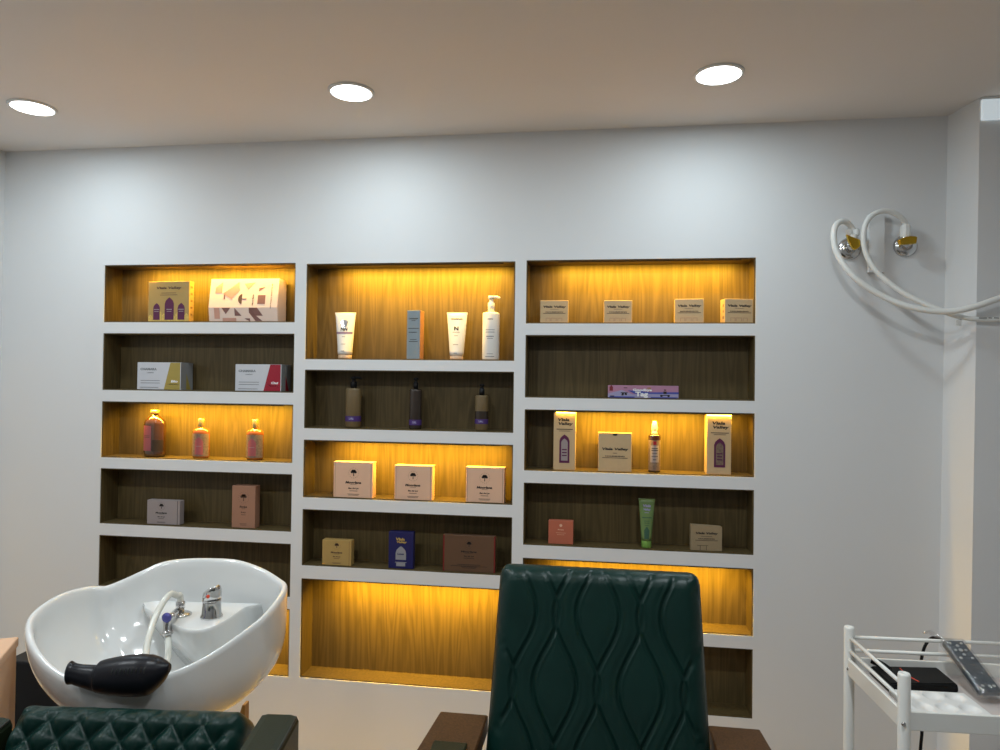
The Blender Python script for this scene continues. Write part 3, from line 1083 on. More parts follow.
p.disc(0, C.h * .965, C.w * .075, C.f, 14, C.h * .03)
C.done(p, M['ink'])
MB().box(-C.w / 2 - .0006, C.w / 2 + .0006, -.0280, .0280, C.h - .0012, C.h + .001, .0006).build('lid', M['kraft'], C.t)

t, R, h, ry = bottle('slim dark red spray bottle with ivory nozzle cap and pale label', 648, 660.3, 434.8, 2, 3, [(.92, 0), (1, .02), (1, .97), (.9, 1)], M['dark_glass'], 'spray_bottle', sy=.85)
k = h * .36
MB().lathe([(.50 * R, h), (.50 * R, h + k * .22), (.40 * R, h + k * .26), (.52 * R, h + k * .34), (.52 * R, h + k * .55), (.34 * R, h + k * .98), (.28 * R, h + k)], n=24).build('nozzle_cap', M['ivory'], t)
p = MB(); wrap(p, R, ry, -1.25, 1.25, h * .05, h * .86); p.build('floral_label', M['floral'], t)
p = MB(); wrap(p, R, ry, -.72, .72, h * .27, h * .72, off=.0011); p.build('pale_panel', M['lilac_card'], t)
p = MB()
for (zf, wf, hh) in ((.63, .5, .02), (.58, .55, .02), (.50, .4, .014), (.42, .5, .014), (.33, .25, .02)):
    wrap(p, R, ry, -wf, wf, h * zf, h * (zf + hh), off=.0016)
p.build('label_print', M['ink'], t)
p = MB(); wrap(p, R, ry, -.25, .25, h * .74, h * .83, off=.0016); p.build('red_flower', M['crimson'], t)

# -- fourth right shelf
C = Carton('small_carton', 'small square coral carton on the dark fourth right shelf', 'box', 548.3, 573, 521, 2, 4, 0.030, M['coral_card'], yf=.02)
p = MB(); p.disc(0, C.h * .80, C.w * .06, C.f); p.text('Rose', 0, C.h * .62, C.w * .24, C.f, C.h * .05, slant=.2); fine_lines(C, p, [(0, .48, .4, .012), (0, .40, .3, .012)]); C.done(p, M['peach_card'])
t, h, hw, fr = tube_item('leaf green tube standing on its bright green cap', 638.3, 654.3, 641.2, 651.5, 498.8, 2, 4, M['green_tube'], M['green_cap'], capf=.15)
p = MB(); tube_text(p, 'Viala', h, hw, fr, .86, .55, .055, .2); tube_text(p, 'Valley', h, hw, fr, .78, .5, .055, .2); tube_bar(p, h, hw, fr, .72, .3, .010); p.build('pale_lettering', M['lav_print'], t)
p = MB()
tube_bar(p, h, hw, fr, .62, .7, .018)
tube_bar(p, h, hw, fr, .55, .4, .010); tube_bar(p, h, hw, fr, .51, .4, .010); tube_bar(p, h, hw, fr, .46, .3, .010)
for q in range(12):
    tube_bar(p, h, hw, fr, .20 + q * .02, .44 if q < 9 else .44 - (q - 8) * .10, .021)
p.build('dark_arch', M['dark_green'], t)
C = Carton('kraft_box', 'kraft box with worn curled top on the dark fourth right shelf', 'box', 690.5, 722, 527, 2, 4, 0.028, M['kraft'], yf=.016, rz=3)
p = MB()
script_text(p, 'Viala Valley', 0, C.h * .72, C.w * .72, C.f, C.h * .11)
C.rect(p, 0, .60, .36, .012)
p.text('NOURISHING', 0, C.h * .50, C.w * .52, C.f, C.h * .04)
C.rect(p, 0, .43, .72, .016)
fine_lines(C, p, [(-.12, .22, .36, .012), (-.2, .12, .012, .18), (.0, .12, .012, .18)])
C.done(p, M['ink'])
q = MB()
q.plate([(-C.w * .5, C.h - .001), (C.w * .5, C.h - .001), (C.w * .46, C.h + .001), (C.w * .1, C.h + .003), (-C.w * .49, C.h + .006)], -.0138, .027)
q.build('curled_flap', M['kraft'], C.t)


# ------------------------------------------------------------------ cushions
def cushion(wb, wt, h, th, r, disp, nx=150, nz=150, rc=0.03):
    """upholstered slab: x across, z up from 0 to h, front towards -y; disp(x, z) pushes the front out"""
    def samples(L, n):
        e = [0.0, .0015, .004, .008, .014, .022, .03]
        e = [q for q in e if q < r] + [r]
        mid = [r + (L - 2 * r) * i / n for i in range(1, n)]
        return e + mid + [L - q for q in e[::-1]]
    U = samples(1.0 * max(wb, wt), nx)
    Um = max(wb, wt)
    Z = samples(h, nz)
    vs = []
    nu, nv = len(U), len(Z)
    for side in (0, 1):
        for z in Z:
            v = z / h
            W_ = wb + (wt - wb) * v
            # round the outline corners
            ins = 0.0
            for zz in (z, h - z):
                if zz < rc:
                    ins = rc - math.sqrt(max(0, rc * rc - (rc - zz) ** 2))
            for u in U:
                x = (u / Um - .5) * (W_ - 2 * ins)
                e = min(u, Um - u, z, h - z)
                k = r - math.sqrt(max(0, r * r - (r - e) ** 2)) if e < r else 0.0
                if side == 0:
                    y = -th / 2 + k
                    y -= disp(x, z) * min(1, e / r * 1.3 + .12)
                else:
                    y = th / 2 - k
                vs.append((x, y, z))
    fs = []
    o = nu * nv
    for j in range(nv - 1):
        for i in range(nu - 1):
            a = j * nu + i
            fs.append((a, a + 1, a + nu + 1, a + nu))
            fs.append((o + a, o + a + nu, o + a + nu + 1, o + a + 1))
    ring = [i for i in range(nu)] + [j * nu + nu - 1 for j in range(1, nv)] + [(nv - 1) * nu + i for i in range(nu - 2, -1, -1)] + [j * nu for j in range(nv - 2, 0, -1)]
    n = len(ring)
    for i in range(n):
        a, b = ring[i], ring[(i + 1) % n]
        fs.append((a, o + a, o + b, b))
    mb = MB()
    mb.raw(vs, fs, True)
    return mb


def ogee(x, z, s_=0.0835, H=0.275, a=0.0195, b=0.0238, z0=0.0):
    """chains of pointed ovals stitched in columns, neighbouring columns half a step apart"""
    best = 9
    for k in range(-4, 5):
        ph = 2 * PI * (z - z0) / H + PI * (k + 1)
        c = math.cos(ph)
        off = a + b * c
        sl = b * math.sin(ph) * 2 * PI / H
        for sg in (-1, 1):
            d = abs(x - k * s_ - sg * off) / math.sqrt(1 + sl * sl)
            best = min(best, d)
    puff = 0.0030 * (1 - math.exp(-(best / .015) ** 2))
    groove = 0.0040 * math.exp(-(best / .0032) ** 2)
    ridge = 0.0018 * math.exp(-((best - .0062) / .0026) ** 2)
    return puff - groove + ridge


def tuft(x, z, w_=0.0605, h_=0.068):
    a = x / w_ + z / h_
    b = x / w_ - z / h_
    v = abs(math.cos(PI * a)) * abs(math.cos(PI * b))
    return 0.019 * v ** .6


# ------------------------------------------------------------------ green salon chair (middle)
BW = 0.41
ch = thing('salon_chair', 'dark green leather salon chair with diamond stitched back and wooden arms', 'chair', (0.001, -1.20, 0))
rec = math.radians(14)
HB = 0.60
pts_ = cushion(.452, .407, HB, 0.10, 0.034, lambda x, z: ogee(x, z, z0=HB - 0.23), 150, 170, rc=.02)
Mb = Matrix.Translation((0, -0.045, 0.484)) @ Matrix.Rotation(-rec, 4, 'X')
pts_.xf(Mb)
pts_.build('backrest', M['leather'], ch)
# piping along both edges of the back
for sx in (-1, 1):
    P = []
    for k in range(14):
        v = .04 + .925 * k / 13
        W_ = .452 + (.407 - .452) * v
        P.append(Mb @ Vector((sx * (W_ / 2 - .004), -.022, v * HB)))
    MB().tube(P, .0045, n=8, sm=3).build('piping', M['leather_olive'], ch)
st = cushion(.46, .46, .48, .11, .035, lambda x, z: 0.0, 16, 16, rc=.03)
st.xf(Matrix.Translation((0, -.06, .45)) @ Matrix.Rotation(math.radians(90), 4, 'X'))
st.build('seat', M['leather'], ch)
for sx, dy, dz in ((-1, .012, .008), (1, .040, .010)):
    a = MB()
    x0 = sx * .225
    x1 = sx * .327
    xa, xb = min(x0, x1), max(x0, x1)
    # top board, tapering forward
    zt = 0.752 + dz
    ol = [(xa, .045), (xb, .045), (xb + (.012 if sx > 0 else 0), -.16), (xb + (.018 if sx > 0 else 0), -.46), (xa - (.018 if sx < 0 else 0), -.46), (xa - (.012 if sx < 0 else 0), -.16)]
    a.rings([[Vector((x, y, zt - .035)) for x, y in ol], [Vector((x, y, zt - .003)) for x, y in ol], [Vector((x * 1 + (0.003 if x < (xa + xb) / 2 else -.003), y + (-.003 if y > 0 else .003 if y < -.4 else 0), zt)) for x, y in ol]], smooth=False)
    a.xf(Matrix.Translation((0, dy, 0)))
    arm = a.build('armrest', M['arm_wood'], ch)
    MB().box(xa + .018, xb - .018, -.40, -.075, zt + .0002, zt + .007, .003).build('arm_pad', M['leather_olive'], arm)
    MB().box(xa + .012, xb - .012, -.05, .03, .30, zt - .035, .004).build('arm_post', M['black_leather'], arm)
    MB().box(xa + .012, xb - .012, -.42, -.34, .30, zt - .035, .004).build('arm_post', M['black_leather'], arm)
MB().box(-.34, .34, -.44, .02, .29, .345, .006).build('seat_frame', M['black'], ch)
MB().lathe([(.055, .03), (.055, .16), (.035, .165), (.035, .30)], 0, -.22).build('hydraulic_column', M['chrome'], ch)
MB().lathe([(.29, 0), (.29, .008), (.26, .02), (.07, .034)], 0, -.22, n=48).build('base_plate', M['chrome'], ch)

# ------------------------------------------------------------------ shampoo chair (left)
yaw = math.radians(6.0)
c0 = at_d(132, 713, 1.37)
tz = c0.z
sh = thing('shampoo_chair', 'dark green tufted leather shampoo chair in front of the white basin', 'chair', (c0.x, c0.y, 0), yaw)
rc_ = math.radians(38)
HB2 = 0.52
bk = cushion(.455, .455, HB2, .11, .034, lambda x, z: tuft(x, z - .012), 130, 140, rc=.03)
Mb2 = Matrix.Translation((0, .0, tz)) @ Matrix.Rotation(-rc_, 4, 'X') @ Matrix.Translation((0, .045, -HB2 + .012))
bk.xf(Mb2)
bk.build('backrest', M['leather'], sh)
st = cushion(.46, .46, .46, .12, .035, lambda x, z: 0.0, 16, 16)
st.xf(Matrix.Translation((0, -.27, .40)) @ Matrix.Rotation(math.radians(90), 4, 'X'))
st.build('seat', M['leather'], sh)
for sx in (-1, 1):
    b = MB()
    xa, xb = -.322, -.236
    if sx > 0:
        xa, xb = .256, .332
    ol = []
    zt = tz + .009 if sx > 0 else tz - .014
    rows = []
    for (y, top, e) in ((-.0, zt - .004, 0.004), (-.006, zt, 0), (-.25, zt - .03, 0), (-.60, zt - .10, 0), (-.62, zt - .12, .006)):
        rows.append([Vector((xa + e, y, .20)), Vector((xb - e, y, .20)), Vector((xb - e, y, top - .012)), Vector((xb - e - .004, y, top - .003)), Vector((xb - e - .016, y, top)), Vector((xa + e + .016, y, top)), Vector((xa + e + .004, y, top - .003)), Vector((xa + e, y, top - .012))])
    b.rings(rows, smooth=False)
    arm = b.build('armrest', M['leather_olive'], sh)
    q = MB()
    P = [(xb - .003, -.012, zt - .004), (xb - .003, -.25, zt - .034), (xb - .003, -.58, zt - .098)]
    q.tube(P, .0025, n=8, sm=6)
    q.build('piping', M['black_leather'], arm)
MB().box(-.23, .23, -.72, .02, .06, .30, .01).build('seat_base', M['black'], sh)
MB().box(-.20, .20, -.66, -.04, 0, .06, .004).build('plinth', M['black'], sh)
wr = Matrix.Rotation(-yaw, 4, 'Z') @ (at_d(239.5, 703, 1.50) - Vector((c0.x, c0.y, 0)))
MB().rings([[Vector((wr.x - .016, wr.y - .01, z)), Vector((wr.x + .016, wr.y - .01, z)), Vector((wr.x + .016, wr.y + .012, z)), Vector((wr.x - .016, wr.y + .012, z))] if z < .7 else [Vector((wr.x + .010, wr.y - .01, z)), Vector((wr.x + .016, wr.y - .01, z)), Vector((wr.x + .016, wr.y + .012, z)), Vector((wr.x + .010, wr.y + .012, z))] for z in (.30, wr.z - .09, wr.z)], smooth=False).build('orange_wood_post', M['oak'], sh)  # slim orange post with a tapered top

# ------------------------------------------------------------------ shampoo basin
RIM = [(120, 690, 1.49), (95, 690, 1.495), (72, 685, 1.50), (44, 668, 1.53), (26.5, 643, 1.58), (28, 619, 1.66), (55, 599, 1.76), (84, 590, 1.85), (104, 589, 1.885), (122, 582.5, 1.905), (143, 573, 1.935),
       (162, 565, 1.965), (185, 561.5, 1.99), (215, 561, 2.0), (240, 563, 1.99), (264, 571, 1.965), (282, 581.5, 1.93), (287.5, 587.5, 1.90), (282, 600, 1.84), (264, 621, 1.75), (232, 645, 1.665), (198, 666, 1.585), (160, 681, 1.52)]
RW = [at_d(*q) for q in RIM]
bc = at_d(165, 640, 1.735)
bc.z = 0
bas = thing('shampoo_basin', 'white ceramic salon shampoo basin with chrome taps and black neck rest', 'basin', (bc.x, bc.y, 0))
rim = [Vector((p.x - bc.x, p.y - bc.y, p.z)) for p in catmull(RW, 6, True)]
NR = len(rim)
ZB = 0.60


def shell(t, pw, q, zend, off):
    row = []
    for p in rim:
        side = p.x / 0.30                      # right and rear walls stay steeper than the left and front
        steep = pw + 2.6 * max(0, min(1, (side * .9 + p.y * 1.2 + .25)))
        s = max(0.02, 1 - t ** steep) ** q
        z = p.z + (zend - p.z) * t
        s *= off
        row.append(Vector((p.x * s, p.y * s, z)))
    return row


rows = []
for t in (1, .97, .93, .88, .80, .72, .64, .56, .48, .40, .32, .24, .17, .11, .06, .03):
    rows.append(shell(t, 2.0, .62, ZB, 1.0))
# rolled rim
for (k, dz) in ((1.0, 0.0), (.992, .006), (.978, .0095), (.962, .009), (.948, .005), (.940, -.002)):
    rows.append([Vector((p.x * k, p.y * k, p.z + dz)) for p in rim])
for t in (.05, .10, .16, .24, .32, .40, .50, .60, .70, .80, .88, .94, .98, 1):
    rows.append(shell(t, 2.2, .60, ZB + .045, .935))
bowl = MB().rings(rows).build('bowl', M['ceramic'], bas)


def L3(px, py, d):
    p = at_d(px, py, d)
    return Vector((p.x - bc.x, p.y - bc.y, p.z))


# tap deck: a D-shaped ledge across the rear corner
zdk = 0.842
bl = at_z(143, 607, zdk); br = at_z(247, 606, zdk); fm = at_z(196, 630, zdk)
bl.x += .004
bl, br, fm = [Vector((q.x - bc.x, q.y - bc.y, 0)) for q in (bl, br, fm)]
arc = []
for i in range(17):
    t_ = i / 16
    s = math.sin(PI * t_)
    base = bl.lerp(br, t_)
    arc.append(base + (fm - bl.lerp(br, .5)) * (s ** 1.15))
back = [br + Vector((.03, .03, 0)), bl + Vector((-.05, .055, 0))]
out = arc + back
ce = sum(out, Vector()) / len(out)
rows = []
for (z, k) in ((.66, .86), (.76, .95), (zdk - .010, .99), (zdk - .003, .985), (zdk, .965)):
    rows.append([Vector((ce.x + (p.x - ce.x) * k, ce.y + (p.y - ce.y) * k + max(0, zdk - .01 - z) * .62, z)) for p in out])
MB().rings(rows).build('tap_deck', M['ceramic'], bowl)
p = MB()
q = L3(183, 633, 1.772)
p.text('MARC', 0, 0, .022, 0, .0045, M4=Matrix.Translation(q + Vector((0, -.012, 0))) @ Matrix.Rotation(-.1, 4, 'Z'))
p.build('lettering', M['grey_ink'], bowl)

# mixer tap
f = at_z(211.5, 617, zdk)
fx, fy = f.x - bc.x, f.y - bc.y
mx = MB()
mx.lathe([(.0275, zdk), (.0275, zdk + .004), (.024, zdk + .010), (.0225, zdk + .040), (.0235, zdk + .046)], fx, fy, n=32)
tap = mx.build('mixer_tap', M['chrome'], bas)
lv = MB()
rows = []
for (dz, rx, ry_, dx, dy) in ((.046, .0235, .0235, 0, 0), (.058, .0235, .0235, .001, -.001), (.068, .022, .0235, .003, -.003), (.076, .0165, .022, .007, -.006), (.081, .009, .016, .011, -.009)):
    rows.append([Vector((fx + dx + rx * math.cos(a), fy + dy + ry_ * math.sin(a), zdk + dz + .004 * math.cos(a))) for a in [2 * PI * i / 24 for i in range(24)]])
lv.rings(rows)
lv.build('lever', M['chrome'], tap)
MB().lathe([(.0005, 0), (.0045, 0), (.0045, .002), (.0005, .0026)], n=14, M4=Matrix.Translation((fx + .004, fy - .0245, zdk + .060)) @ Matrix.Rotation(math.radians(90), 4, 'X')).build('red_dot', M['red'], tap)

# spray hose outlet, hose and spray head
o_ = at_z(181, 615, zdk)
ox, oy = o_.x - bc.x, o_.y - bc.y
s = MB()
s.lathe([(.026, zdk), (.026, zdk + .003), (.022, zdk + .006), (.012, zdk + .008)], ox, oy)
s.lathe([(.0095, zdk + .006), (.0095, zdk + .018), (.0115, zdk + .019), (.0115, zdk + .034), (.008, zdk + .036)], ox - .002, oy)
sh_ = s.build('hose_outlet', M['chrome'], bas)
hz = Vector((ox - .002, oy, zdk + .036))
hp = [hz, hz + Vector((.0, -.004, .016)), L3(177, 595.5, 1.80), L3(171, 594, 1.78), L3(164, 601, 1.75), L3(155, 618, 1.70), L3(149, 637, 1.64), L3(146, 652, 1.59), L3(146, 664, 1.55)]
MB().tube(hp, .0078, n=12, sm=6).build('shower_hose', M['clear_hose'], bas)
e = L3(168, 618, 1.752)
s = MB()
s.tube([Vector((ox - .004, oy - .014, zdk + .012)), e + Vector((.006, .006, .002)), e], .009, n=14, sm=4)
s.tube([e + Vector((0, 0, .004)), L3(167, 628, 1.748), L3(167.5, 634, 1.745)], .011, n=14, sm=3)
s.tube([L3(167.5, 631, 1.745), L3(167.8, 635, 1.743)], .0125, n=8, sm=1)
s.tube([L3(167.5, 634, 1.745), L3(168.2, 640, 1.742)], .008, n=14, sm=1)
hv = s.build('diverter_valve', M['chrome'], bas)
k_ = L3(168, 617, 1.735)
MB().lathe([(.0095, 0), (.012, .003), (.012, .008), (.007, .012), (.001, .0125)], n=16, M4=Matrix.Translation(k_) @ Matrix.Rotation(math.radians(90), 4, 'X')).build('blue_knob', M['blue_knob'], hv)
MB().tube([L3(168.2, 638, 1.742), L3(168.5, 650, 1.70), L3(167, 662, 1.63), L3(163, 672, 1.56)], .0075, n=12, sm=6).build('shower_hose', M['clear_hose'], bas)

# neck rest: saddle of black rubber over the front notch
st_ = [(69, 673.5, 11.5), (73, 674.5, 10.2), (81, 676.5, 10.8), (96, 679, 13), (98.5, 677.5, 15.5), (110, 677, 18), (125, 676.5, 20), (140, 676, 20.5), (150, 675.5, 19.5), (158, 673.5, 15), (164, 671.5, 10), (169, 668.5, 4)]
C_ = [L3(px, py, 1.478) for px, py, r in st_]
R_ = [r * 1.478 / F for _, _, r in st_]
Cs = catmull(C_, 4)
rows = []
fl = Vector((FW.x, FW.y, 0)).normalized()
for i, c in enumerate(Cs):
    tt = i / (len(Cs) - 1) * (len(R_) - 1)
    k = min(int(tt), len(R_) - 2)
    r = R_[k] + (R_[k + 1] - R_[k]) * (tt - k)
    rows.append([c + Vector((0, 0, 1)) * r * math.sin(a) + fl * (r * .85 * math.cos(a) + .004) for a in [2 * PI * j / 24 for j in range(24)]])
nr = MB().rings(rows).build('neck_rest', M['rubber'], bas)
s = MB()
for j in range(9):
    px = 113 + j * 4.0
    s.tube([L3(px, 669.0 - .2 * j, 1.438), L3(px - 1, 672 - .2 * j, 1.435), L3(px - 1.5, 675 - .2 * j, 1.434)], .0012, n=6, sm=2)
build_each(s, 'grip_rib', M['black_leather'], nr)
# pedestal cabinet under the bowl
pc = at_d(52, 658, 1.72)
px_, py_, pz_ = pc.x - bc.x, pc.y - bc.y, pc.z
MB().box(-.13, .03, -.10, .14, 0.0, .601, .006).build('pedestal', M['black'], bas)
pq = at_d(0, 657, 2.06)
pr_ = at_d(110, 657, 2.06)
MB().box(pq.x - bc.x - .03, pr_.x - bc.x, pr_.y - bc.y, pr_.y - bc.y + .16, 0, pq.z - .03, .006).build('plumbing_cover', M['black'], bas)

# ------------------------------------------------------------------ peach cabinet at the left edge
a = at_d(17, 637, 1.62)
b = at_d(0, 645, 1.50)
cab = thing('cabinet', 'peach laminate cabinet cut off by the left edge of the picture', 'cabinet', (a.x, a.y, 0), math.atan2(b.y - a.y, b.x - a.x) + PI / 2)
zc_ = a.z
MB().box(-.40, 0.0, -.17, 0.0, .08, zc_ - .022, .003).build('body', M['peach'], cab)
MB().box(-.403, 0.003, -.173, 0.003, zc_ - .022, zc_, .003).build('top_panel', M['peach'], cab)
MB().box(-.38, -.02, -.15, -.02, 0, .08).build('plinth', M['black'], cab)
dr = MB().box(-.385, -.015, -.186, -.171, .10, zc_ - .04, .003).build('door', M['peach'], cab)
MB().tube([(-.05, -.186, .62), (-.05, -.202, .625), (-.05, -.202, .715), (-.05, -.186, .72)], .005, n=10, sm=3).build('handle', M['chrome'], dr)

# ------------------------------------------------------------------ wall valves and hoses
HY = -0.075


def valve(label, px, py, lp, nut, lever_pts):
    """escutcheon at px, py on the wall; lever centre lp and hose nut base given where the photo shows them"""
    c = at_y(px, py, 0)
    t = thing('wall_valve', label, 'valve', (c.x, 0, c.z), 0, 'brass valves on the right wall')
    Mx = Matrix.Rotation(math.radians(90), 4, 'X')
    n_ = at_y(nut[0], nut[1], -.045)
    l_ = at_y(lp[0], lp[1], -.062)
    nx, nz = n_.x - c.x, n_.z - c.z
    lx_, lz_ = l_.x - c.x, l_.z - c.z
    MB().lathe([(.039, 0.0005), (.039, .004), (.035, .010), (.024, .014), (.018, .016)], n=40, M4=Mx).build('escutcheon', M['chrome'], t)
    MB().tube([(0, -.010, 0), (nx * .6, -.030, nz * .15), (nx, -.045, nz * .4), (nx, -.058, nz * .3)], .0145, n=20, sm=6).build('valve_body', M['chrome'], t)
    MB().lathe([(.0155, nz * .4), (.0155, nz - .002), (.0145, nz)], nx, -.045, n=20).build('outlet_nut', M['chrome'], t)
    lev = MB()
    lev.rings([[Vector((x + lx_, -.055, z + lz_)) for x, z in lever_pts], [Vector((x + lx_, -.066, z + lz_)) for x, z in lever_pts], [Vector((x * .9 + lx_, -.070, z * .9 + lz_)) for x, z in lever_pts]], smooth=False)
    bmesh.ops.bevel(lev.b, geom=lev.b.edges[:], offset=.002, segments=2, affect='EDGES')
    lev.build('brass_lever', M['brass'], t)
    return t, n_


v1, c1 = valve('wall valve with brass lever tilted downward, left of the pair', 849, 249, (852, 243), (852.5, 239), [(-.020, .030), (-.004, .022), (.026, .010), (.026, -.012), (.012, -.024), (.002, -.022), (-.012, .004)])
v2, c2 = valve('wall valve with brass lever pointing right, right of the pair', 905, 246, (905.5, 242), (905.5, 237), [(-.026, .006), (-.020, -.010), (.018, -.008), (.034, -.006), (.036, .018), (.014, .020), (-.012, .014)])


def H3(px, py, y):
    return at_y(px, py, y)


def hose(label, base, pts, r, grp):
    t = thing('water_hose', label, 'hose', base, 0, grp)
    b = Vector(base)
    MB().tube([Vector(p) - b for p in pts], r, n=14, sm=8).build('hose', M['hose'], t)
    return t


z1 = c1.z
P = [Vector((c1.x + .006, -.045, z1 + .018)), Vector((c1.x - .004, -.047, z1 + .040)), H3(846.5, 222.5, -.06), H3(841.5, 221.5, -.07), H3(835.5, 226, -.085), H3(833.7, 238, -.095), H3(837, 253, -.105), H3(848, 270.5, -.12), H3(864, 285, -.13), H3(886, 298, -.14), H3(912, 307.5, -.16), H3(942, 311.5, -.18), H3(968, 308.5, -.20), H3(1000, 298, -.21), H3(1050, 280, -.20), H3(1110, 270, -.18)]
h1 = hose('white hose from the left valve sagging across the pilaster, upper strand at right', (c1.x, -.045, z1), P, .0098, 'white water hoses')
MB().lathe([(.015, 0), (.0165, .003), (.0165, .014), (.012, .017)], 0, 0, n=10, smooth=False).build('hose_nut', M['plastic'], h1)
for dx in (-.012, .011):
    MB().lathe([(.009, .010), (.0105, .013), (.0105, .030), (.007, .034)], dx, -.003, n=16).build('nut_wing', M['plastic'], h1)
z2 = c2.z
P = [Vector((c2.x, -.045, z2 + .018)), Vector((c2.x - .001, -.047, z2 + .045)), H3(902.5, 219, -.055), H3(896, 214, -.062), H3(887, 211, -.068), H3(877, 212.5, -.074), H3(868.5, 219, -.077), H3(864, 230, -.078), H3(864, 245, -.078), H3(868.5, 259, -.08), H3(879, 274, -.09), H3(900, 291, -.11), H3(925, 304, -.135), H3(945, 312, -.155), H3(962, 317.5, -.165)]
h2 = hose('white hose looping from the right valve, lower strand at right', (c2.x, -.045, z2), P, .0088, 'white water hoses')
bz = Vector((c2.x, -.045, z2))
MB().tube([p - bz for p in (H3(961, 317.2, -.165), H3(975, 319, -.168), H3(1000, 319.5, -.17), H3(1060, 312, -.17))], .0075, n=12, sm=8).build('thin_hose', M['hose'], h2)
MB().lathe([(.016, -.002), (.0175, .002), (.0175, .034), (.012, .042)], 0, 0, n=10, smooth=False).build('hose_nut', M['plastic'], h2)
p = MB()
for (u0, u1) in ((979, 987), (988.5, 992), (994, 999)):
    p.tube([Vector(H3(u0, 317.9, -.1765)) - bz, Vector(H3(u1, 318.0, -.178)) - bz], .0012, n=6, sm=1)
p.build('print', M['ink'], h2)
q = H3(959, 321.5, -.165) - bz
MB().box(q.x - .010, q.x + .006, q.y - .006, q.y + .006, q.z - .013, q.z + .006, .003).build('clip', M['hose'], h2)
# blank plate between the valves
a = at_y(869, 214, -.02)
b = at_y(884.6, 272, -.02)
t = thing('wall_plate', 'slim white blank plate standing proud of the wall between the valves', 'plate', ((a.x + b.x) / 2, 0, (a.z + b.z) / 2))
w_, h_ = b.x - a.x, a.z - b.z
MB().box(-w_ / 2, w_ / 2, -.022, -.001, -h_ / 2, h_ / 2, .0015).build('cover', M['plate'], t)

# ------------------------------------------------------------------ white trolley
o0 = at_d(904, 712, 1.35)
TY = math.radians(2.8)
tr = thing('salon_trolley', 'white metal salon trolley with round posts and side rails at the right', 'trolley', (o0.x, o0.y, 0), TY)
TW, TD = .44, .262
ztray = at_d(904, 710, 1.35).z


def post(x, y):
    o = MB().lathe([(.0110, .03), (.0114, .034), (.0114, .900), (.0100, .9045), (.004, .9045), (.0035, .903)], x, y, n=24).build('post', M['metal_white'], tr)
    return o


for (x, y) in ((0, 0), (0, TD), (TW, 0), (TW, TD)):
    po = post(x, y)
    MB().lathe([(.012, 0), (.020, .006), (.020, .028), (.008, .034)], x, y, n=20).build('foot', M['black'], po)
    sgn = -1 if x == 0 else 1
    MB().lathe([(.001, 0), (.004, 0), (.004, .002), (.001, .003)], n=10, M4=Matrix.Translation((x - .006, y - .0108, ztray - .022)) @ Matrix.Rotation(math.radians(90), 4, 'X')).build('screw', M['chrome'], po)


def tray(zt):
    lip = .036
    b = MB()
    b.box(.008, TW - .008, -.007, .001, zt - lip, zt, .0015)
    b.box(.008, TW - .008, TD - .001, TD + .007, zt - lip, zt, .0015)
    b.box(-.007, .001, .008, TD - .008, zt - lip, zt, .0015)
    b.box(TW - .001, TW + .007, .008, TD - .008, zt - lip, zt, .0015)
    b.box(.001, TW - .001, .001, TD - .001, zt - lip + .004, zt - lip + .007)
    o = b.build('tray', M['metal_white'], tr)
    MB().box(.002, TW - .002, .002, TD - .002, zt - lip + .0072, zt - lip + .0082).build('tray_liner', M['grey_shelf'], o)
    return zt - lip + .0083


zfl = tray(ztray)
tray(.48)
tray(.14)
for zz in (.850, .880):
    MB().tube([(0, .004, zz), (0, TD - .004, zz)], .0042, n=12, sm=1).build('side_rail', M['metal_white'], tr)
    MB().tube([(TW, .004, zz), (TW, TD - .004, zz)], .0042, n=12, sm=1).build('side_rail', M['metal_white'], tr)
    MB().tube([(.004, TD, zz), (TW - .004, TD, zz)], .0042, n=12, sm=1).build('rear_rail', M['metal_white'], tr)
Mtr = Matrix.Translation((o0.x, o0.y, 0)) @ Matrix.Rotation(TY, 4, 'Z')


def tr_pt(px, py, z):
    p = at_z(px, py, z)
    return p


# black case
zc2 = zfl + .020
A, B, Cc, Dd = [Mtr @ Vector((x, y, zc2)) for x, y in ((.036, .242), (.188, .252), (.184, .158), (.036, .142))]
ce = (A + B + Cc + Dd) / 4
ce.z = zfl
bx = thing('black_case', 'flat matt black case with thin red line lying on the trolley', 'case', ce)
ol = [Dd - ce, Cc - ce, B - ce, A - ce]
for v in ol:
    v.z = 0
c_ = MB()
c_.rings([[Vector((v.x, v.y, .0004)) for v in ol], [Vector((v.x, v.y, .014)) for v in ol], [Vector((v.x * .97, v.y * .95, .020)) for v in ol]], smooth=False)
bmesh.ops.bevel(c_.b, geom=c_.b.edges[:], offset=.003, segments=2, affect='EDGES')
c_.build('body', M['blackbox'], bx)
p0 = tr_pt(900, 668, zc2 + .001) - ce
p1 = tr_pt(907, 675, zc2 + .001) - ce
p2 = tr_pt(919, 681.5, zc2 + .001) - ce
p3 = tr_pt(921, 685.5, zc2 - .004) - ce
MB().tube([Vector((v.x, v.y, 0.0205)) for v in (p0, p1, p2)], .0012, n=6, sm=1).build('red_line', M['red'], bx)
pl = tr_pt(879, 663, zc2 + .012) - ce
MB().tube([Vector((pl.x - .012, pl.y + .010, .034)), Vector((pl.x + .004, pl.y + .0, .029)), Vector((pl.x + .018, pl.y - .012, .021))], .008, n=10, sm=3).build('plug', M['blackbox'], bx)

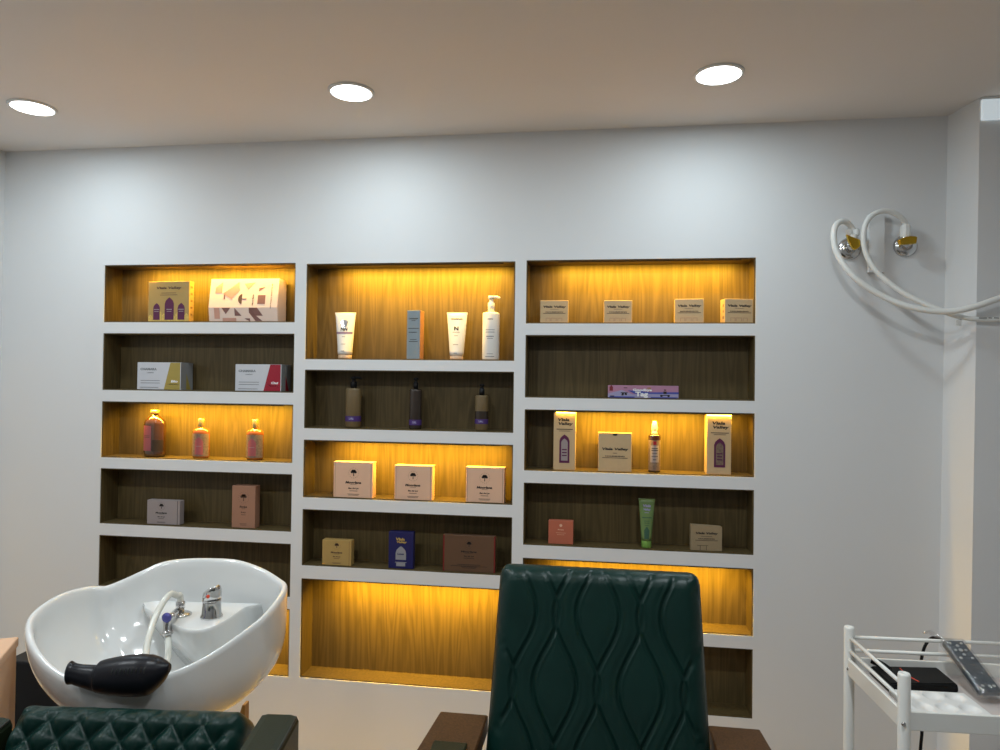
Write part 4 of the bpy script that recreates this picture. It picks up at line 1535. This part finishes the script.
# cable over the rear rail
kk = tr_pt(919, 664, zfl + .02)
inv = Mtr.inverted()
kb = kk.copy()
pts = [at_z(968, 668, zfl + .006), at_z(960, 662, zfl + .02), at_d(946, 644, 1.60), at_d(937, 637.5, 1.622), at_d(929, 640, 1.645), at_d(923.5, 650, 1.65), at_d(921, 665, 1.65), at_d(921.5, 690, 1.65), at_d(922, 730, 1.645), at_d(920, 760, 1.64), at_d(918, 860, 1.63), at_d(915, 960, 1.62)]
ct = thing('power_cable', 'black cable hanging over the rear rail of the trolley', 'cable', kb)
MB().tube([q - kb for q in pts], .0036, n=10, sm=6).build('cable', M['black'], ct)

# paint palette with six wells
zp = zfl + .006
A, B, Cc, Dd = [tr_pt(*q, zp + .006) for q in ((911, 690), (957, 690), (983, 709.5), (911, 709.5))]
ce = (A + B + Cc + Dd) / 4
ce.z = zfl + .0004
pw_, pd_ = .150, ((A - Dd).length)
pal = thing('mixing_palette', 'white plastic palette with six round wells at the trolley front', 'palette', (Dd.x + pw_ / 2 - .002, (A.y + Dd.y) / 2 - .002, ce.z), TY)
n1, n2 = 66, 40
vs, fs = [], []
for j in range(n2 + 1):
    for i in range(n1 + 1):
        x = -pw_ / 2 + pw_ * i / n1
        y = -pd_ / 2 + pd_ * j / n2
        z = .012
        for cx_ in (-1, 0, 1):
            for cy_ in (-.5, .5):
                dd = math.hypot((x - cx_ * pw_ * .30) / (pw_ * .125), (y - cy_ * pd_ * .50) / (pd_ * .20))
                if dd < 1:
                    z -= .0075 * (1 - dd ** 3)
        if i in (0, n1) or j in (0, n2):
            z = .010
        vs.append((x, y, z))
nv_ = len(vs)
for j in range(n2):
    for i in range(n1):
        a_ = j * (n1 + 1) + i
        fs.append((a_, a_ + 1, a_ + n1 + 2, a_ + n1 + 1))
vs += [(x, y, 0) for x, y in ((-pw_ / 2, -pd_ / 2), (pw_ / 2, -pd_ / 2), (pw_ / 2, pd_ / 2), (-pw_ / 2, pd_ / 2))]
e0 = list(range(n1 + 1))
fs.append([nv_, nv_ + 1] + e0[::-1])
fs.append([nv_ + 1, nv_ + 2] + [j * (n1 + 1) + n1 for j in range(n2, -1, -1)])
fs.append([nv_ + 2, nv_ + 3] + [n2 * (n1 + 1) + i for i in range(n1 + 1)])
fs.append([nv_ + 3, nv_] + [j * (n1 + 1) for j in range(n2 + 1)])
fs.append([nv_, nv_ + 3, nv_ + 2, nv_ + 1])
q = MB(); q.raw(vs, fs, True); q.build('palette', M['plastic'], pal)

# remote control in a clear sleeve, leaning on the rear rail
top = at_d(952, 642.5, 1.575)
bot = at_z(991, 694, zfl + .022)
ax = (top - bot)
Lr = ax.length
ez = ax.normalized()
ex = Vector((math.cos(TY), math.sin(TY), 0))
ex = (ex - ez * ex.dot(ez)).normalized()
ey = ez.cross(ex)
R4 = Matrix(((ex.x, ey.x, ez.x), (ex.y, ey.y, ez.y), (ex.z, ey.z, ez.z)))
rem = thing('remote_control', 'slate remote control in clear plastic sleeve leaning on the trolley rear rail', 'remote', bot)
rem.rotation_euler = R4.to_euler()
MB().box(-.0225, .0225, -.008, .008, 0, Lr, .005, 3).build('body', M['remote'], rem)
p = MB()
for (x, z, r) in ((0, .78, .0042), (-.011, .78, .003), (.011, .78, .003), (0, .69, .0034), (0, .87, .0034), (-.012, .92, .003), (.012, .92, .003), (-.012, .62, .003), (.012, .62, .003), (-.011, .09, .003), (0.003, .09, .003), (.012, .09, .003)):
    p.lathe([(r, 0), (r, .0012), (r * .6, .0018)], n=12, M4=Matrix.Translation((x, -.008, z * Lr)) @ Matrix.Rotation(math.radians(90), 4, 'X'))
build_each(p, 'button', M['button'], rem)
s = MB().box(-.0255, .0255, -.0115, .0115, -.006, Lr + .004, .006, 3)
s.build('clear_sleeve', M['sleeve'], rem)
s = MB()
rows = []
for (z, wx, wy, dx) in ((.004, .012, .006, -.004), (.010, .004, .003, -.010), (.016, .0035, .003, -.016), (.024, .008, .003, -.026), (.034, .013, .003, -.038)):
    rows.append([Vector((dx + wx * math.cos(2 * PI * i / 12), wy * math.sin(2 * PI * i / 12), Lr + z + .004 * math.cos(2 * PI * i / 12))) for i in range(12)])
s.rings(rows)
s.build('twisted_tail', M['sleeve'], rem)
